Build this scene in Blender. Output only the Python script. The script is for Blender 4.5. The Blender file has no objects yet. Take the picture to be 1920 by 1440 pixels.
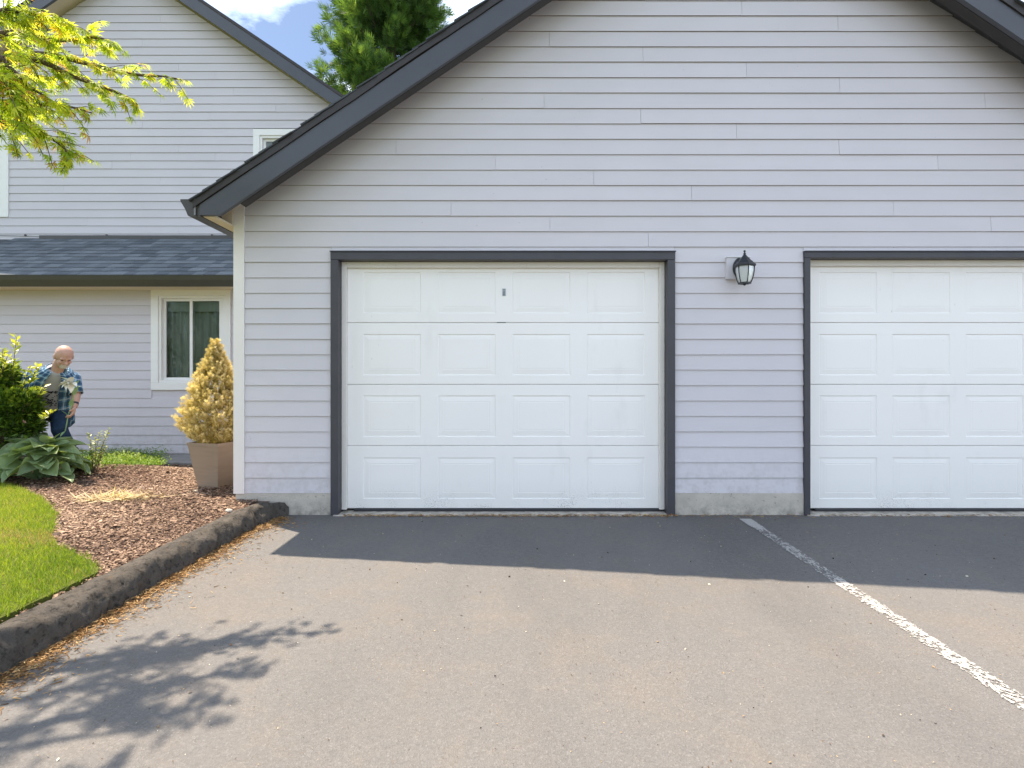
import bpy, bmesh, math, random
import numpy as np
from mathutils import Vector, Matrix, noise as mnoise
random.seed(7); RNG = np.random.default_rng(11)
S = bpy.context.scene; C = S.collection; PI = math.pi; R = math.radians

# ------------------------------------------------------------------ camera, sky, sun, exposure
D, CH, FPX, HZ = 4.6, 1.2, 992.0, 706.0          # camera to facade, eye height, focal length (px of 1920), horizon row
cam = bpy.data.cameras.new('camera'); co = bpy.data.objects.new('camera', cam); C.objects.link(co)
co.location = (0, -D, CH); co.rotation_euler = (R(90), 0, 0)
cam.sensor_width = 36; cam.lens = 36*FPX/1920; cam.shift_y = -(720-HZ)/1920
cam.clip_start = .05; cam.clip_end = 2000
S.camera = co
SA, SB = .395, .262                               # metres a shadow moves right / towards the camera per metre of height
sun_to = Vector((-SA, SB, 1)).normalized()
W = bpy.data.worlds.new('World'); S.world = W; W.use_nodes = True
nt = W.node_tree; bg = nt.nodes['Background']
sk = nt.nodes.new('ShaderNodeTexSky'); sk.sky_type = 'NISHITA'; sk.sun_disc = False
sk.sun_elevation = math.asin(sun_to.z); sk.sun_rotation = math.atan2(sun_to.x, sun_to.y)
sk.air_density = 1.0; sk.dust_density = .7; sk.ozone_density = 1.2
tc = nt.nodes.new('ShaderNodeTexCoord'); cn = nt.nodes.new('ShaderNodeTexNoise')
mp = nt.nodes.new('ShaderNodeMapping'); mp.inputs['Scale'].default_value = (1, 1, 2.2); mp.inputs['Location'].default_value = (.74, -2.15, -4.37)
nt.links.new(tc.outputs['Generated'], mp.inputs[0]); nt.links.new(mp.outputs[0], cn.inputs['Vector'])
cn.inputs['Scale'].default_value = 3.2; cn.inputs['Detail'].default_value = 8; cn.inputs['Roughness'].default_value = .58
cr = nt.nodes.new('ShaderNodeValToRGB'); cr.color_ramp.elements[0].position = .43; cr.color_ramp.elements[1].position = .66
nt.links.new(cn.outputs[0], cr.inputs[0])
cm = nt.nodes.new('ShaderNodeMixRGB'); cm.inputs['Color2'].default_value = (19.2, 21.4, 24.6, 1)
nt.links.new(cr.outputs[0], cm.inputs[0]); nt.links.new(sk.outputs[0], cm.inputs['Color1'])
nt.links.new(cm.outputs[0], bg.inputs['Color']); bg.inputs['Strength'].default_value = .055
sl = bpy.data.lights.new('sun', 'SUN'); sl.energy = 3.7; sl.angle = R(.53); sl.color = (1, .85, .67)
so = bpy.data.objects.new('sun', sl); C.objects.link(so); so.location = (-6, 4, 14)
so.rotation_euler = sun_to.to_track_quat('Z', 'Y').to_euler()
S.view_settings.view_transform = 'Standard'; S.view_settings.look = 'None'
S.view_settings.exposure = 1.68; S.view_settings.gamma = 1; S.view_settings.use_curve_mapping = False
S.cycles.max_bounces = 8; S.cycles.transparent_max_bounces = 12; S.cycles.use_denoising = True

def at(px, py, dep):                              # a pixel of the photograph at a known distance
    return Vector(((px-960)/FPX*dep, dep-D, CH-(py-HZ)/FPX*dep))
def onz(px, py, z=0.):                            # a pixel of the photograph on a level at height z
    return at(px, py, FPX*(CH-z)/(py-HZ))
def fx(px): return (px-960)/FPX*D                 # on the garage front
def fz(py): return CH-(py-HZ)/FPX*D

# ------------------------------------------------------------------ materials
class MB:
    def __init__(s, name):
        s.m = bpy.data.materials.new(name); s.m.use_nodes = True; s.t = s.m.node_tree
        s.p = s.t.nodes['Principled BSDF']; s.out = s.t.nodes['Material Output']
        g = s.t.nodes.new('ShaderNodeNewGeometry'); s.pos = g.outputs['Position']
        o = s.t.nodes.new('ShaderNodeObjectInfo'); s.rnd = o.outputs['Random']
    def n(s, typ, **kw):
        k = s.t.nodes.new('ShaderNode'+typ)
        for a, b in kw.items():
            if hasattr(k, a): setattr(k, a, b)
            else: k.inputs[a.replace('_', ' ')].default_value = b
        return k
    def link(s, a, b): s.t.links.new(a, b)
    def vec(s, scale=(1, 1, 1), src=None):
        k = s.n('Mapping'); k.inputs['Scale'].default_value = scale; s.link(src or s.pos, k.inputs[0]); return k.outputs[0]
    def noise(s, scale, detail=4, rough=.55, stretch=(1, 1, 1), src=None):
        k = s.n('TexNoise'); k.inputs['Scale'].default_value = scale; k.inputs['Detail'].default_value = detail
        k.inputs['Roughness'].default_value = rough; s.link(s.vec(stretch, src), k.inputs['Vector']); return k.outputs[0]
    def ramp(s, fac, stops):
        k = s.n('ValToRGB'); e = k.color_ramp.elements
        while len(e) < len(stops): e.new(.5)
        for i, (p, c) in enumerate(stops):
            e[i].position = p; e[i].color = (c, c, c, 1) if isinstance(c, (int, float)) else (*c, 1)
        s.link(fac, k.inputs[0]); return k.outputs[0]
    def mix(s, fac, a, b, mode='MIX'):
        k = s.n('MixRGB'); k.blend_type = mode
        for v, i in ((fac, 0), (a, 1), (b, 2)):
            if isinstance(v, (int, float)): k.inputs[i].default_value = v if i == 0 else (v, v, v, 1)
            elif isinstance(v, tuple): k.inputs[i].default_value = (*v, 1)
            else: s.link(v, k.inputs[i])
        return k.outputs[0]
    def math(s, op, a, b=0.):
        k = s.n('Math'); k.operation = op
        for v, i in ((a, 0), (b, 1)):
            if isinstance(v, (int, float)): k.inputs[i].default_value = v
            else: s.link(v, k.inputs[i])
        return k.outputs[0]
    def sep(s, src=None):
        k = s.n('SeparateXYZ'); s.link(src or s.pos, k.inputs[0]); return k.outputs
    def rng(s, v, a, b, c=0., d=1.):
        k = s.n('MapRange'); s.link(v, k.inputs[0])
        for i, x in zip((1, 2, 3, 4), (a, b, c, d)): k.inputs[i].default_value = x
        return k.outputs[0]
    def attr(s, name):
        k = s.n('Attribute'); k.attribute_name = name; return k
    def col(s, c):
        if isinstance(c, tuple): s.p.inputs['Base Color'].default_value = (*c, 1)
        else: s.link(c, s.p.inputs['Base Color'])
        return s
    def set(s, rough=.6, spec=.5, metal=0.):
        s.p.inputs['Specular IOR Level'].default_value = spec; s.p.inputs['Metallic'].default_value = metal
        if isinstance(rough, (int, float)): s.p.inputs['Roughness'].default_value = rough
        else: s.link(rough, s.p.inputs['Roughness'])
        return s
    def bump(s, h, strength=.3, dist=.01):
        k = s.n('Bump'); k.inputs['Strength'].default_value = strength; k.inputs['Distance'].default_value = dist
        s.link(h, k.inputs['Height']); s.link(k.outputs[0], s.p.inputs['Normal']); return s

def paint(name, c, var=.06, rough=.55, grain=0., scale=3., rndamt=.04, spec=.4):
    b = MB(name); c2 = tuple(x*(1-var*2) for x in c)
    k = b.mix(b.noise(scale, 6), c2, tuple(min(1, x*(1+var)) for x in c))
    k = b.mix(b.math('MULTIPLY', b.rnd, rndamt*2), k, tuple(x*.8 for x in c))
    b.col(k).set(rough, spec)
    if grain: b.bump(b.noise(60, 6, .6, (.06, 1, 1)), grain, .004)
    return b
M = {}
def siding(name, c):
    b = paint(name, c, .045, .62, 0, 1.2, .10, .3)
    streak = b.noise(7, 6, .6, (.25, 1, 1)); spots = b.noise(42, 3, .5)
    k = b.p.inputs['Base Color'].links[0].from_socket
    k = b.mix(b.ramp(streak, [(.45, 0.), (.8, .22)]), k, tuple(x*.8 for x in c))
    k = b.mix(b.ramp(spots, [(.74, 0.), (.8, .5)]), k, (.16, .14, .11))
    zz_ = b.sep()[2]; k = b.mix(b.math('MULTIPLY', b.rng(zz_, .62, .16, 0., .45), b.ramp(b.noise(13, 7, .7), [(.45, 0.), (.7, 1.)])), k, (.30, .27, .235))
    b.col(k); b.bump(b.noise(55, 7, .65, (.05, 1, 1)), .22, .003); return b.m
M['siding'] = siding('siding_paint', (.62, .592, .615))
M['siding_back'] = siding('siding_paint_back', (.60, .57, .60))
M['siding_edge'] = paint('painted_shade_board_edge', (.22, .20, .185), .15, .8).m  # dark lap shadow put into the colour of the boards' undersides
M['cream'] = paint('cream_trim_paint', (.78, .74, .70), .04, .5, .1).m
M['white_trim'] = paint('white_window_trim', (.80, .79, .76), .03, .45, .04).m
M['soffit'] = paint('cream_soffit_paint', (.74, .64, .47), .05, .6, .05).m
M['slate'] = paint('slate_fascia_paint', (.062, .066, .078), .1, .38, .12, 5, .1, .5).m
b = paint('dark_door_trim_paint', (.060, .058, .066), .15, .45, .25, 8)
k = b.p.inputs['Base Color'].links[0].from_socket
b.col(b.mix(b.ramp(b.noise(28, 5, .7), [(.68, 0.), (.76, .7)]), k, (.30, .27, .23))); M['doortrim'] = b.m
M['gutter'] = paint('dark_gutter_paint', (.055, .050, .046), .15, .36, 0, 9, .1, .5).m
M['black_edge'] = paint('roof_edge_metal', (.035, .030, .028), .2, .5, 0, 9).m
def door_white():
    b = MB('white_garage_door_paint'); x, y, z = b.sep()
    k = b.mix(b.noise(1.6, 5), (.84, .815, .78), (.89, .868, .835))
    speck = b.ramp(b.noise(150, 2, .6), [(.55, 0.), (.62, 1.)])
    low = b.rng(z, .30, .03); low2 = b.math('MULTIPLY', low, b.ramp(b.noise(3.5, 3), [(.4, .1), (.62, 1.)]))
    k = b.mix(b.math('MULTIPLY', speck, b.math('MULTIPLY', low2, b.math('MULTIPLY', low2, .85))), k, (.08, .085, .07))
    k = b.mix(b.math('MULTIPLY', low, .16), k, (.42, .44, .40))
    rub = b.ramp(b.noise(5, 6, .6, (1, 1, .35)), [(.60, 0.), (.8, .22)])
    k = b.mix(rub, k, (.55, .54, .50))
    marks = b.ramp(b.noise(16, 3, .6, (2.2, 1, .5)), [(.74, 0.), (.79, .4)])
    k = b.mix(marks, k, (.35, .33, .30))
    b.col(k).set(.42, .4); b.bump(b.noise(120, 3, .5, (.15, 1, 1)), .06, .002); return b.m
M['door'] = door_white()
b = paint('door_stop_moulding_paint', (.76, .72, .66), .06, .6, .1); k = b.p.inputs['Base Color'].links[0].from_socket
b.col(b.mix(b.ramp(b.noise(34, 5, .7, (1, 1, .4)), [(.62, 0.), (.74, .6)]), k, (.34, .32, .22))); M['stop'] = b.m
def concrete(name, c, dark=.5):
    b = MB(name); k = b.mix(b.noise(5, 8, .65), tuple(x*.6 for x in c), tuple(x*1.2 for x in c))
    k = b.mix(b.ramp(b.noise(38, 5, .7), [(.60, 0.), (.70, .6)]), k, (.10, .09, .075))
    x, y, z = b.sep(); low = b.rng(z, .16, .0)
    k = b.mix(b.math('MULTIPLY', low, b.ramp(b.noise(11, 6, .7), [(.42, 0.), (.62, dark)])), k, (.05, .052, .04))
    b.col(k).set(.9, .2).bump(b.noise(70, 7, .7), .7, .008); return b.m
M['foundation'] = concrete('stained_concrete', (.56, .51, .44))
M['slab'] = concrete('paving_concrete', (.30, .29, .28), .2)
def asphalt():
    b = MB('weathered_asphalt')
    k = b.mix(b.noise(.55, 6, .6), (.108, .106, .105), (.138, .132, .127))
    k = b.mix(b.ramp(b.noise(1.7, 8, .72), [(.46, 0.), (.70, .6)]), k, (.152, .132, .113))
    k = b.mix(b.ramp(b.noise(.9, 5, .6, (1, .35, 1)), [(.52, 0.), (.75, .45)]), k, (.075, .074, .075))
    ag = b.n('TexVoronoi'); ag.inputs['Scale'].default_value = 165; b.link(b.pos, ag.inputs['Vector'])
    sx = b.sep(ag.outputs['Color'])[0]
    k = b.mix(.75, k, b.ramp(sx, [(0., .80), (.45, .98), (.85, 1.05), (1., 1.32)]), 'MULTIPLY')
    k = b.mix(b.ramp(b.noise(160, 2, .6), [(.66, 0.), (.74, .55)]), k, (.33, .29, .24))
    k = b.mix(b.ramp(b.noise(21, 4, .65), [(.70, 0.), (.76, .55)]), k, (.028, .026, .025))
    b.col(k).set(b.ramp(b.noise(30, 4), [(.3, .72), (.7, .95)]), .35)
    h = b.math('ADD', b.math('MULTIPLY', ag.outputs['Distance'], .9), b.noise(45, 6, .7))
    b.bump(h, .5, .005); return b.m
M['asphalt'] = asphalt()
def line_paint():
    b = MB('worn_line_paint'); k = b.mix(b.noise(60, 4), (.29, .285, .275), (.44, .43, .41)); b.col(k).set(.7, .3)
    x, y, z = b.sep()
    wear = b.math('ADD', b.noise(85, 5, .7, (1, .6, 1)), b.math('MULTIPLY', b.noise(6, 3, .5), .26))
    wear = b.math('SUBTRACT', wear, b.rng(y, -.50, -.22, 0., .22))
    um = b.n('UVMap'); uu = b.sep(um.outputs[0])[0]; ed_ = b.math('ABSOLUTE', b.math('SUBTRACT', uu, .5))
    wear = b.math('ADD', wear, b.rng(ed_, .36, .5, 0., .13))
    a = b.ramp(wear, [(.612, 1.), (.655, 0.)]); b.link(a, b.p.inputs['Alpha']); b.bump(b.noise(45, 6, .7), .6, .005); return b.m
M['line'] = line_paint()
def kerbmat():
    b = MB('mossy_kerb_concrete'); k = b.mix(b.noise(9, 8, .7), (.036, .033, .03), (.18, .158, .135))
    k = b.mix(b.ramp(b.noise(26, 6, .72), [(.52, 0.), (.64, .85)]), k, (.028, .027, .024))
    k = b.mix(b.ramp(b.noise(15, 5, .7), [(.62, 0.), (.70, .7)]), k, (.17, .10, .035))
    b.col(k).set(.95, .15).bump(b.math('ADD', b.noise(60, 8, .75), b.noise(14, 4)), 1., .02); return b.m
M['kerb'] = kerbmat()
def soil(name, a, c, sc=18):
    b = MB(name); b.col(b.mix(b.noise(sc, 8, .7), a, c)).set(.95, .1).bump(b.noise(50, 8, .75), 1., .02); return b.m
M['mulch_soil'] = soil('mulch_soil', (.055, .032, .024), (.20, .125, .09))
M['turf_soil'] = soil('turf_soil', (.05, .07, .015), (.17, .20, .04))
M['ground'] = soil('open_ground', (.05, .075, .02), (.12, .14, .05), 3)
def varied(name, stops, rough=.7, spec=.25, trans=0., attr='rnd', tcol=(1.25, 1.2, .6)):
    b = MB(name); k = b.ramp(b.attr(attr).outputs['Fac'], stops); b.col(k).set(rough, spec)
    if trans:
        t = b.n('BsdfTranslucent'); b.link(b.mix(1., k, tcol, 'MULTIPLY'), t.inputs['Color'])
        mx = b.n('MixShader'); mx.inputs[0].default_value = trans
        b.link(b.p.outputs[0], mx.inputs[1]); b.link(t.outputs[0], mx.inputs[2]); b.link(mx.outputs[0], b.out.inputs[0])
    return b.m
M['chips'] = varied('bark_chips', [(0., (.06, .038, .03)), (.35, (.19, .122, .085)), (.7, (.35, .245, .172)), (.93, (.48, .37, .275)), (1., (.6, .5, .4))], .85)
M['grass'] = varied('grass_blades', [(0., (.11, .19, .015)), (.45, (.24, .34, .025)), (.8, (.38, .45, .05)), (1., (.52, .46, .14))], .6, .3, .35)
M['drygrass'] = varied('dry_grass_blades', [(0., (.35, .24, .08)), (1., (.55, .42, .18))], .7, .2, .3)
M['straw'] = varied('dry_straw', [(0., (.42, .33, .18)), (.7, (.62, .52, .34)), (1., (.62, .46, .12))], .7, .2, .2)
M['needles'] = varied('fallen_needles', [(0., (.13, .065, .025)), (.5, (.30, .165, .06)), (1., (.48, .33, .16))], .8)
M['bits'] = varied('scattered_bits', [(0., (.02, .018, .016)), (.4, (.16, .09, .045)), (.75, (.42, .30, .16)), (1., (.6, .55, .45))], .8)
M['maple'] = varied('maple_leaf', [(0., (.16, .26, .02)), (.4, (.36, .48, .04)), (.75, (.62, .64, .07)), (.9, (.58, .38, .08)), (1., (.48, .26, .08))], .5, .3, .68, tcol=(1.5, 1.4, .7))
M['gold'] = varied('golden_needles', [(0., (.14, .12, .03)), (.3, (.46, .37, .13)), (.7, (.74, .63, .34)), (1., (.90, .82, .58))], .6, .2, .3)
M['cypress'] = varied('cypress_sprays', [(0., (.025, .055, .018)), (.35, (.08, .16, .04)), (.7, (.20, .32, .07)), (1., (.36, .44, .13))], .6, .25, .4)
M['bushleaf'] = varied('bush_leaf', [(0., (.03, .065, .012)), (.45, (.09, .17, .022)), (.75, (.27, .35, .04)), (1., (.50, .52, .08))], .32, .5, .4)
M['cover'] = varied('ground_cover_leaf', [(0., (.07, .15, .015)), (.5, (.17, .30, .03)), (1., (.34, .44, .10))], .5, .3, .35)
M['sprig'] = varied('sprig_leaf', [(0., (.14, .20, .05)), (.6, (.34, .40, .12)), (1., (.6, .6, .32))], .45, .4, .3)
M['tree'] = varied('tree_leaf', [(0., (.03, .06, .012)), (.6, (.09, .15, .02)), (1., (.22, .26, .04))], .5, .3, .35)
b = MB('bark'); b.col(b.mix(b.noise(14, 6, .6, (1, 1, .3)), (.06, .045, .035), (.17, .13, .10))).set(.9, .2).bump(b.noise(30, 6, .7, (1, 1, .2)), .8, .02); M['bark'] = b.m
def hosta():
    b = MB('hosta_leaf'); u = b.n('UVMap'); uu = b.sep(u.outputs[0])
    c = b.math('ABSOLUTE', b.math('SUBTRACT', uu[0], .5))
    rib = b.n('TexWave'); rib.inputs['Scale'].default_value = 5.5; rib.inputs['Distortion'].default_value = .3
    mv = b.n('CombineXYZ'); b.link(b.math('ADD', c, b.math('MULTIPLY', uu[1], .15)), mv.inputs[0]); b.link(mv.outputs[0], rib.inputs['Vector'])
    k = b.mix(rib.outputs['Fac'], (.18, .28, .15), (.27, .38, .22))
    k = b.mix(b.math('MULTIPLY', b.rnd, .45), k, (.20, .27, .06))
    k = b.mix(b.ramp(c, [(.42, 0.), (.47, .5)]), k, (.45, .50, .32))
    b.col(k).set(.36, .6); b.bump(rib.outputs['Fac'], .35, .006)
    t = b.n('BsdfTranslucent'); t.inputs['Color'].default_value = (.42, .52, .10, 1)
    mx = b.n('MixShader'); mx.inputs[0].default_value = .38; b.link(b.p.outputs[0], mx.inputs[1]); b.link(t.outputs[0], mx.inputs[2]); b.link(mx.outputs[0], b.out.inputs[0])
    return b.m
M['hosta'] = hosta()
def shingle(name, a, c):
    b = MB(name); k = b.mix(b.rnd, a, c); k = b.mix(.6, k, b.ramp(b.noise(190, 3, .7), [(.3, .6), (.7, 1.4)]), 'MULTIPLY')
    b.col(k).set(.9, .25).bump(b.noise(230, 3, .7), .6, .004); return b.m
M['shingle'] = shingle('grey_shingle', (.085, .098, .112), (.16, .178, .195))
M['shingle_dark'] = shingle('dark_shingle', (.05, .055, .06), (.085, .095, .105))
def glass(name, tint=(.9, .93, .9), rough=0.):
    b = MB(name); b.t.nodes.remove(b.p); fr = b.n('Fresnel'); fr.inputs[0].default_value = 1.52
    g = b.n('BsdfGlossy'); g.inputs['Roughness'].default_value = rough; tr = b.n('BsdfTransparent'); tr.inputs[0].default_value = (*tint, 1)
    mx = b.n('MixShader'); k = b.math('MULTIPLY', fr.outputs[0], 2.0)
    b.link(k, mx.inputs[0]); b.link(tr.outputs[0], mx.inputs[1]); b.link(g.outputs[0], mx.inputs[2]); b.link(mx.outputs[0], b.out.inputs[0]); return b.m
M['glass'] = glass('window_glass', (.72, .78, .74))
b = MB('frosted_lantern_glass'); b.col((.72, .75, .73)).set(.35, .5); b.p.inputs['Transmission Weight'].default_value = .35; M['frost'] = b.m
b = MB('curtain_fabric'); b.col(b.mix(b.noise(3, 4, .5, (6, 6, .3)), (.30, .33, .30), (.46, .49, .45))).set(.9, .1); M['curtain'] = b.m
b = MB('dark_room'); b.col((.05, .05, .05)).set(.9, .1); M['room'] = b.m
M['lamp'] = paint('black_lantern_paint', (.018, .022, .026), .3, .42, 0, 30, 0, .5).m
b = MB('brown_planter_resin'); k = b.mix(b.noise(6, 6, .6, (.5, .5, 5)), (.22, .165, .12), (.34, .26, .19))
b.col(k).set(.5, .35).bump(b.noise(12, 5, .6, (.4, .4, 9)), .25, .004); M['pot'] = b.m
M['plaque'] = paint('grey_plaque', (.42, .45, .47), .05, .5).m
M['ink'] = paint('black_print', (.03, .035, .035), .1, .6).m
M['rubber'] = paint('door_bottom_seal', (.035, .035, .04), .3, .6).m
M['cable'] = paint('grey_cable_sheath', (.22, .22, .23), .1, .5).m

# ------------------------------------------------------------------ mesh helpers
def ob(name, V, F, mat, parent=None, smooth=False, loc=None, midx=None, uv=None):
    me = bpy.data.meshes.new(name); me.from_pydata([tuple(v) for v in V], [], F)
    for m in (mat if isinstance(mat, (list, tuple)) else [mat]): me.materials.append(M[m] if isinstance(m, str) else m)
    if midx is not None: me.polygons.foreach_set('material_index', midx)
    if smooth: me.polygons.foreach_set('use_smooth', [True]*len(me.polygons))
    if uv is not None:
        l = me.uv_layers.new(name='UVMap'); vi = np.empty(len(me.loops), np.int32); me.loops.foreach_get('vertex_index', vi)
        l.data.foreach_set('uv', np.asarray(uv, np.float32)[vi].ravel())
    me.update(); o = bpy.data.objects.new(name, me); C.objects.link(o)
    if loc is not None: o.location = loc
    if parent is not None: o.parent = parent
    return o
def tag(o, label=None, cat=None, group=None, kind=None):
    for k, v in (('label', label), ('category', cat), ('group', group), ('kind', kind)):
        if v: o[k] = v
    return o
def thing(name, label, cat, loc=(0, 0, 0), group=None):
    o = bpy.data.objects.new(name, None); C.objects.link(o); o.location = loc; o.empty_display_size = .2
    return tag(o, label, cat, group)
BF = [(0, 3, 2, 1), (4, 5, 6, 7), (0, 1, 5, 4), (1, 2, 6, 5), (2, 3, 7, 6), (3, 0, 4, 7)]
def bv(x0, x1, y0, y1, z0, z1):
    return [(x0, y0, z0), (x1, y0, z0), (x1, y1, z0), (x0, y1, z0), (x0, y0, z1), (x1, y0, z1), (x1, y1, z1), (x0, y1, z1)]
def boxes(name, lst, mat, parent=None, bevel=0., loc=None):
    V, F = [], []
    for b_ in lst:
        n = len(V); V += bv(*b_); F += [tuple(i+n for i in f) for f in BF]
    o = ob(name, V, F, mat, parent, loc=loc)
    if bevel:
        m = o.modifiers.new('bevel', 'BEVEL'); m.width = bevel; m.segments = 2
    return o
def prism(name, poly, axis, a, b_, mat, parent=None, smooth=False):
    """poly: 2D outline; axis 'y' extrudes (x,z) outlines, 'x' extrudes (y,z), 'z' extrudes (x,y)"""
    f = {'y': lambda p, t: (p[0], t, p[1]), 'x': lambda p, t: (t, p[0], p[1]), 'z': lambda p, t: (p[0], p[1], t)}[axis]
    n = len(poly); V = [f(p, a) for p in poly]+[f(p, b_) for p in poly]
    F = [tuple(range(n)), tuple(range(2*n-1, n-1, -1))]+[(i, i+n, (i+1) % n+n, (i+1) % n) for i in range(n)]
    o = ob(name, V, F, mat, parent)
    bm = bmesh.new(); bm.from_mesh(o.data); bmesh.ops.recalc_face_normals(bm, faces=bm.faces); bm.to_mesh(o.data); bm.free()
    return o
def tube_geo(pts, rad, n=8):
    pts = [Vector(p) for p in pts]; V, F = [], []; up = Vector((0, 0, 1)); prev = None
    for i, p in enumerate(pts):
        t = (pts[min(i+1, len(pts)-1)]-pts[max(i-1, 0)]).normalized()
        a = (prev if prev is not None else (up if abs(t.z) < .9 else Vector((1, 0, 0)))); a = (a-t*a.dot(t)).normalized(); prev = a; c = t.cross(a)
        r = rad[i] if hasattr(rad, '__len__') else rad
        for k in range(n): V.append(p+(a*math.cos(2*PI*k/n)+c*math.sin(2*PI*k/n))*r)
    for i in range(len(pts)-1):
        for k in range(n): F.append((i*n+k, i*n+(k+1) % n, (i+1)*n+(k+1) % n, (i+1)*n+k))
    F.append(tuple(range(n-1, -1, -1))); F.append(tuple(range((len(pts)-1)*n, len(pts)*n)))
    return V, F
def tubes(name, lst, mat, parent=None, n=8, smooth=True):
    V, F = [], []
    for pts, r in lst:
        v, f = tube_geo(pts, r, n); k = len(V); V += v; F += [tuple(i+k for i in q) for q in f]
    return ob(name, V, F, mat, parent, smooth)
def scatter(name, TV, TF, pos, rot, mat, parent=None, rnd=None, smooth=False, kind=None):
    """many copies of one small template as a single mesh; rot (N,3,3) includes scale; rnd (N,) or (N,nv) goes to attribute rnd"""
    TV = np.asarray(TV, float); pos = np.asarray(pos, float); N, nv = len(pos), len(TV)
    V = (np.einsum('nij,vj->nvi', rot, TV)+pos[:, None, :]).reshape(-1, 3)
    ls = np.array([len(f) for f in TF]); fl = np.concatenate([np.array(f) for f in TF])
    L = (fl[None, :]+(np.arange(N)*nv)[:, None]).ravel(); tot = np.tile(ls, N); st = np.concatenate([[0], np.cumsum(tot)[:-1]])
    me = bpy.data.meshes.new(name); me.vertices.add(len(V)); me.vertices.foreach_set('co', V.astype(np.float32).ravel())
    me.loops.add(len(L)); me.loops.foreach_set('vertex_index', L.astype(np.int32))
    me.polygons.add(len(tot)); me.polygons.foreach_set('loop_start', st.astype(np.int32)); me.polygons.foreach_set('loop_total', tot.astype(np.int32))
    me.update(calc_edges=True); me.validate()
    if rnd is None: rnd = RNG.random(N)
    rnd = np.asarray(rnd); rv = np.repeat(rnd, nv) if rnd.ndim == 1 else rnd.ravel()
    a = me.attributes.new('rnd', 'FLOAT', 'POINT'); a.data.foreach_set('value', np.clip(rv, 0, 1).astype(np.float32))
    me.materials.append(M[mat])
    if smooth: me.polygons.foreach_set('use_smooth', [True]*len(me.polygons))
    o = bpy.data.objects.new(name, me); C.objects.link(o)
    if parent is not None: o.parent = parent
    if kind: o['kind'] = kind
    return o
def frames(d, roll=None, scale=1.):
    """rotation matrices whose Y axis follows directions d (N,3), with random roll"""
    d = np.asarray(d, float); d = d/np.linalg.norm(d, axis=1, keepdims=True); N = len(d)
    h = np.where(np.abs(d[:, 2:3]) < .95, np.array([[0, 0, 1.]]), np.array([[1., 0, 0]]))
    x = np.cross(d, h); x /= np.linalg.norm(x, axis=1, keepdims=True); z = np.cross(x, d)
    if roll is None: roll = RNG.uniform(0, 2*PI, N)
    c, s = np.cos(roll)[:, None], np.sin(roll)[:, None]
    x2, z2 = x*c+z*s, -x*s+z*c
    return np.stack([x2, d, z2], axis=2)*np.broadcast_to(np.asarray(scale, float), (N,))[:, None, None]
def rdir(N, zmin=-1., zmax=1.):
    a = RNG.uniform(0, 2*PI, N); z = RNG.uniform(zmin, zmax, N); r = np.sqrt(1-z*z); return np.stack([r*np.cos(a), r*np.sin(a), z], 1)

# ------------------------------------------------------------------ ground
def gz(x, y):
    t = min(1, max(0, (y-.6)/1.9)); t = t*t*(3-2*t)
    m = .105*math.exp(-((x+4.65)/1.05)**2-((y-1.25)/.46)**2)
    return .125-.085*t+m+.012*math.sin(3.1*x+1.3*y)*math.cos(2.3*y-.7*x)
tag(ob('ground', [(-400, -400, -.06), (400, -400, -.06), (400, 400, -.06), (-400, 400, -.06)], [(0, 1, 2, 3)], 'ground'), kind='structure')
KX = -2.03
tag(ob('driveway', [(KX-.1, -26, 0), (16, -26, 0), (16, .10, 0), (KX-.6, .10, 0), (KX-.6, -.6, 0), (KX-.1, -.6, 0)], [(0, 1, 2, 3, 4, 5)], 'asphalt'), kind='structure')
gx = np.linspace(-15, -2.10, 100); gy = np.concatenate([np.linspace(-26, -5, 22), np.linspace(-4.8, 3.12, 90)])
V = [(x, y, gz(x, y)-.006) for y in gy for x in gx]; nx = len(gx)
F = [(j*nx+i, j*nx+i+1, (j+1)*nx+i+1, (j+1)*nx+i) for j in range(len(gy)-1) for i in range(nx-1)]
bed = tag(ob('mulch_bed', V, F, 'mulch_soil', smooth=True), kind='structure')
# kerb: rounded rolled profile, wavering a little, ending against the garage foundation
prof = [(.0, -.05), (.004, .0), (.004, .02), (.001, .045), (-.004, .07), (-.011, .094), (-.02, .115), (-.034, .131), (-.05, .142), (-.07, .148), (-.09, .150), (-.11, .150), (-.13, .148), (-.15, .144), (-.165, .138), (-.18, .10), (-.18, -.05)]
ys = np.concatenate([np.linspace(-24, -5, 20), np.linspace(-4.9, -.32, 260), np.linspace(-.30, -.03, 18)])
V, F = [], []
for j, y in enumerate(ys):
    bend = max(0, (y+.55)/.5)**2*.10; end = max(0, (y+.16)/.13)
    for (px_, pz_) in prof:
        q = Vector((px_*9, y*9, pz_*9)); jt = .016*max(0, 1-abs((y+1.05) % 1.35-.675)/.016); w = -jt+.020*mnoise.noise(q)+.014*mnoise.noise(q*2.7)+.006*mnoise.noise(q*7)
        V.append((KX+px_+bend+w, y, pz_*(1-.25*end)+w*.7))
n = len(prof)
F = [(j*n+i, j*n+i+1, (j+1)*n+i+1, (j+1)*n+i) for j in range(len(ys)-1) for i in range(n-1)]+[tuple(range(n)), tuple(range(len(V)-1, len(V)-n-1, -1))]
kerb = tag(ob('kerb', V, F, 'kerb', smooth=True), kind='structure')
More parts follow.
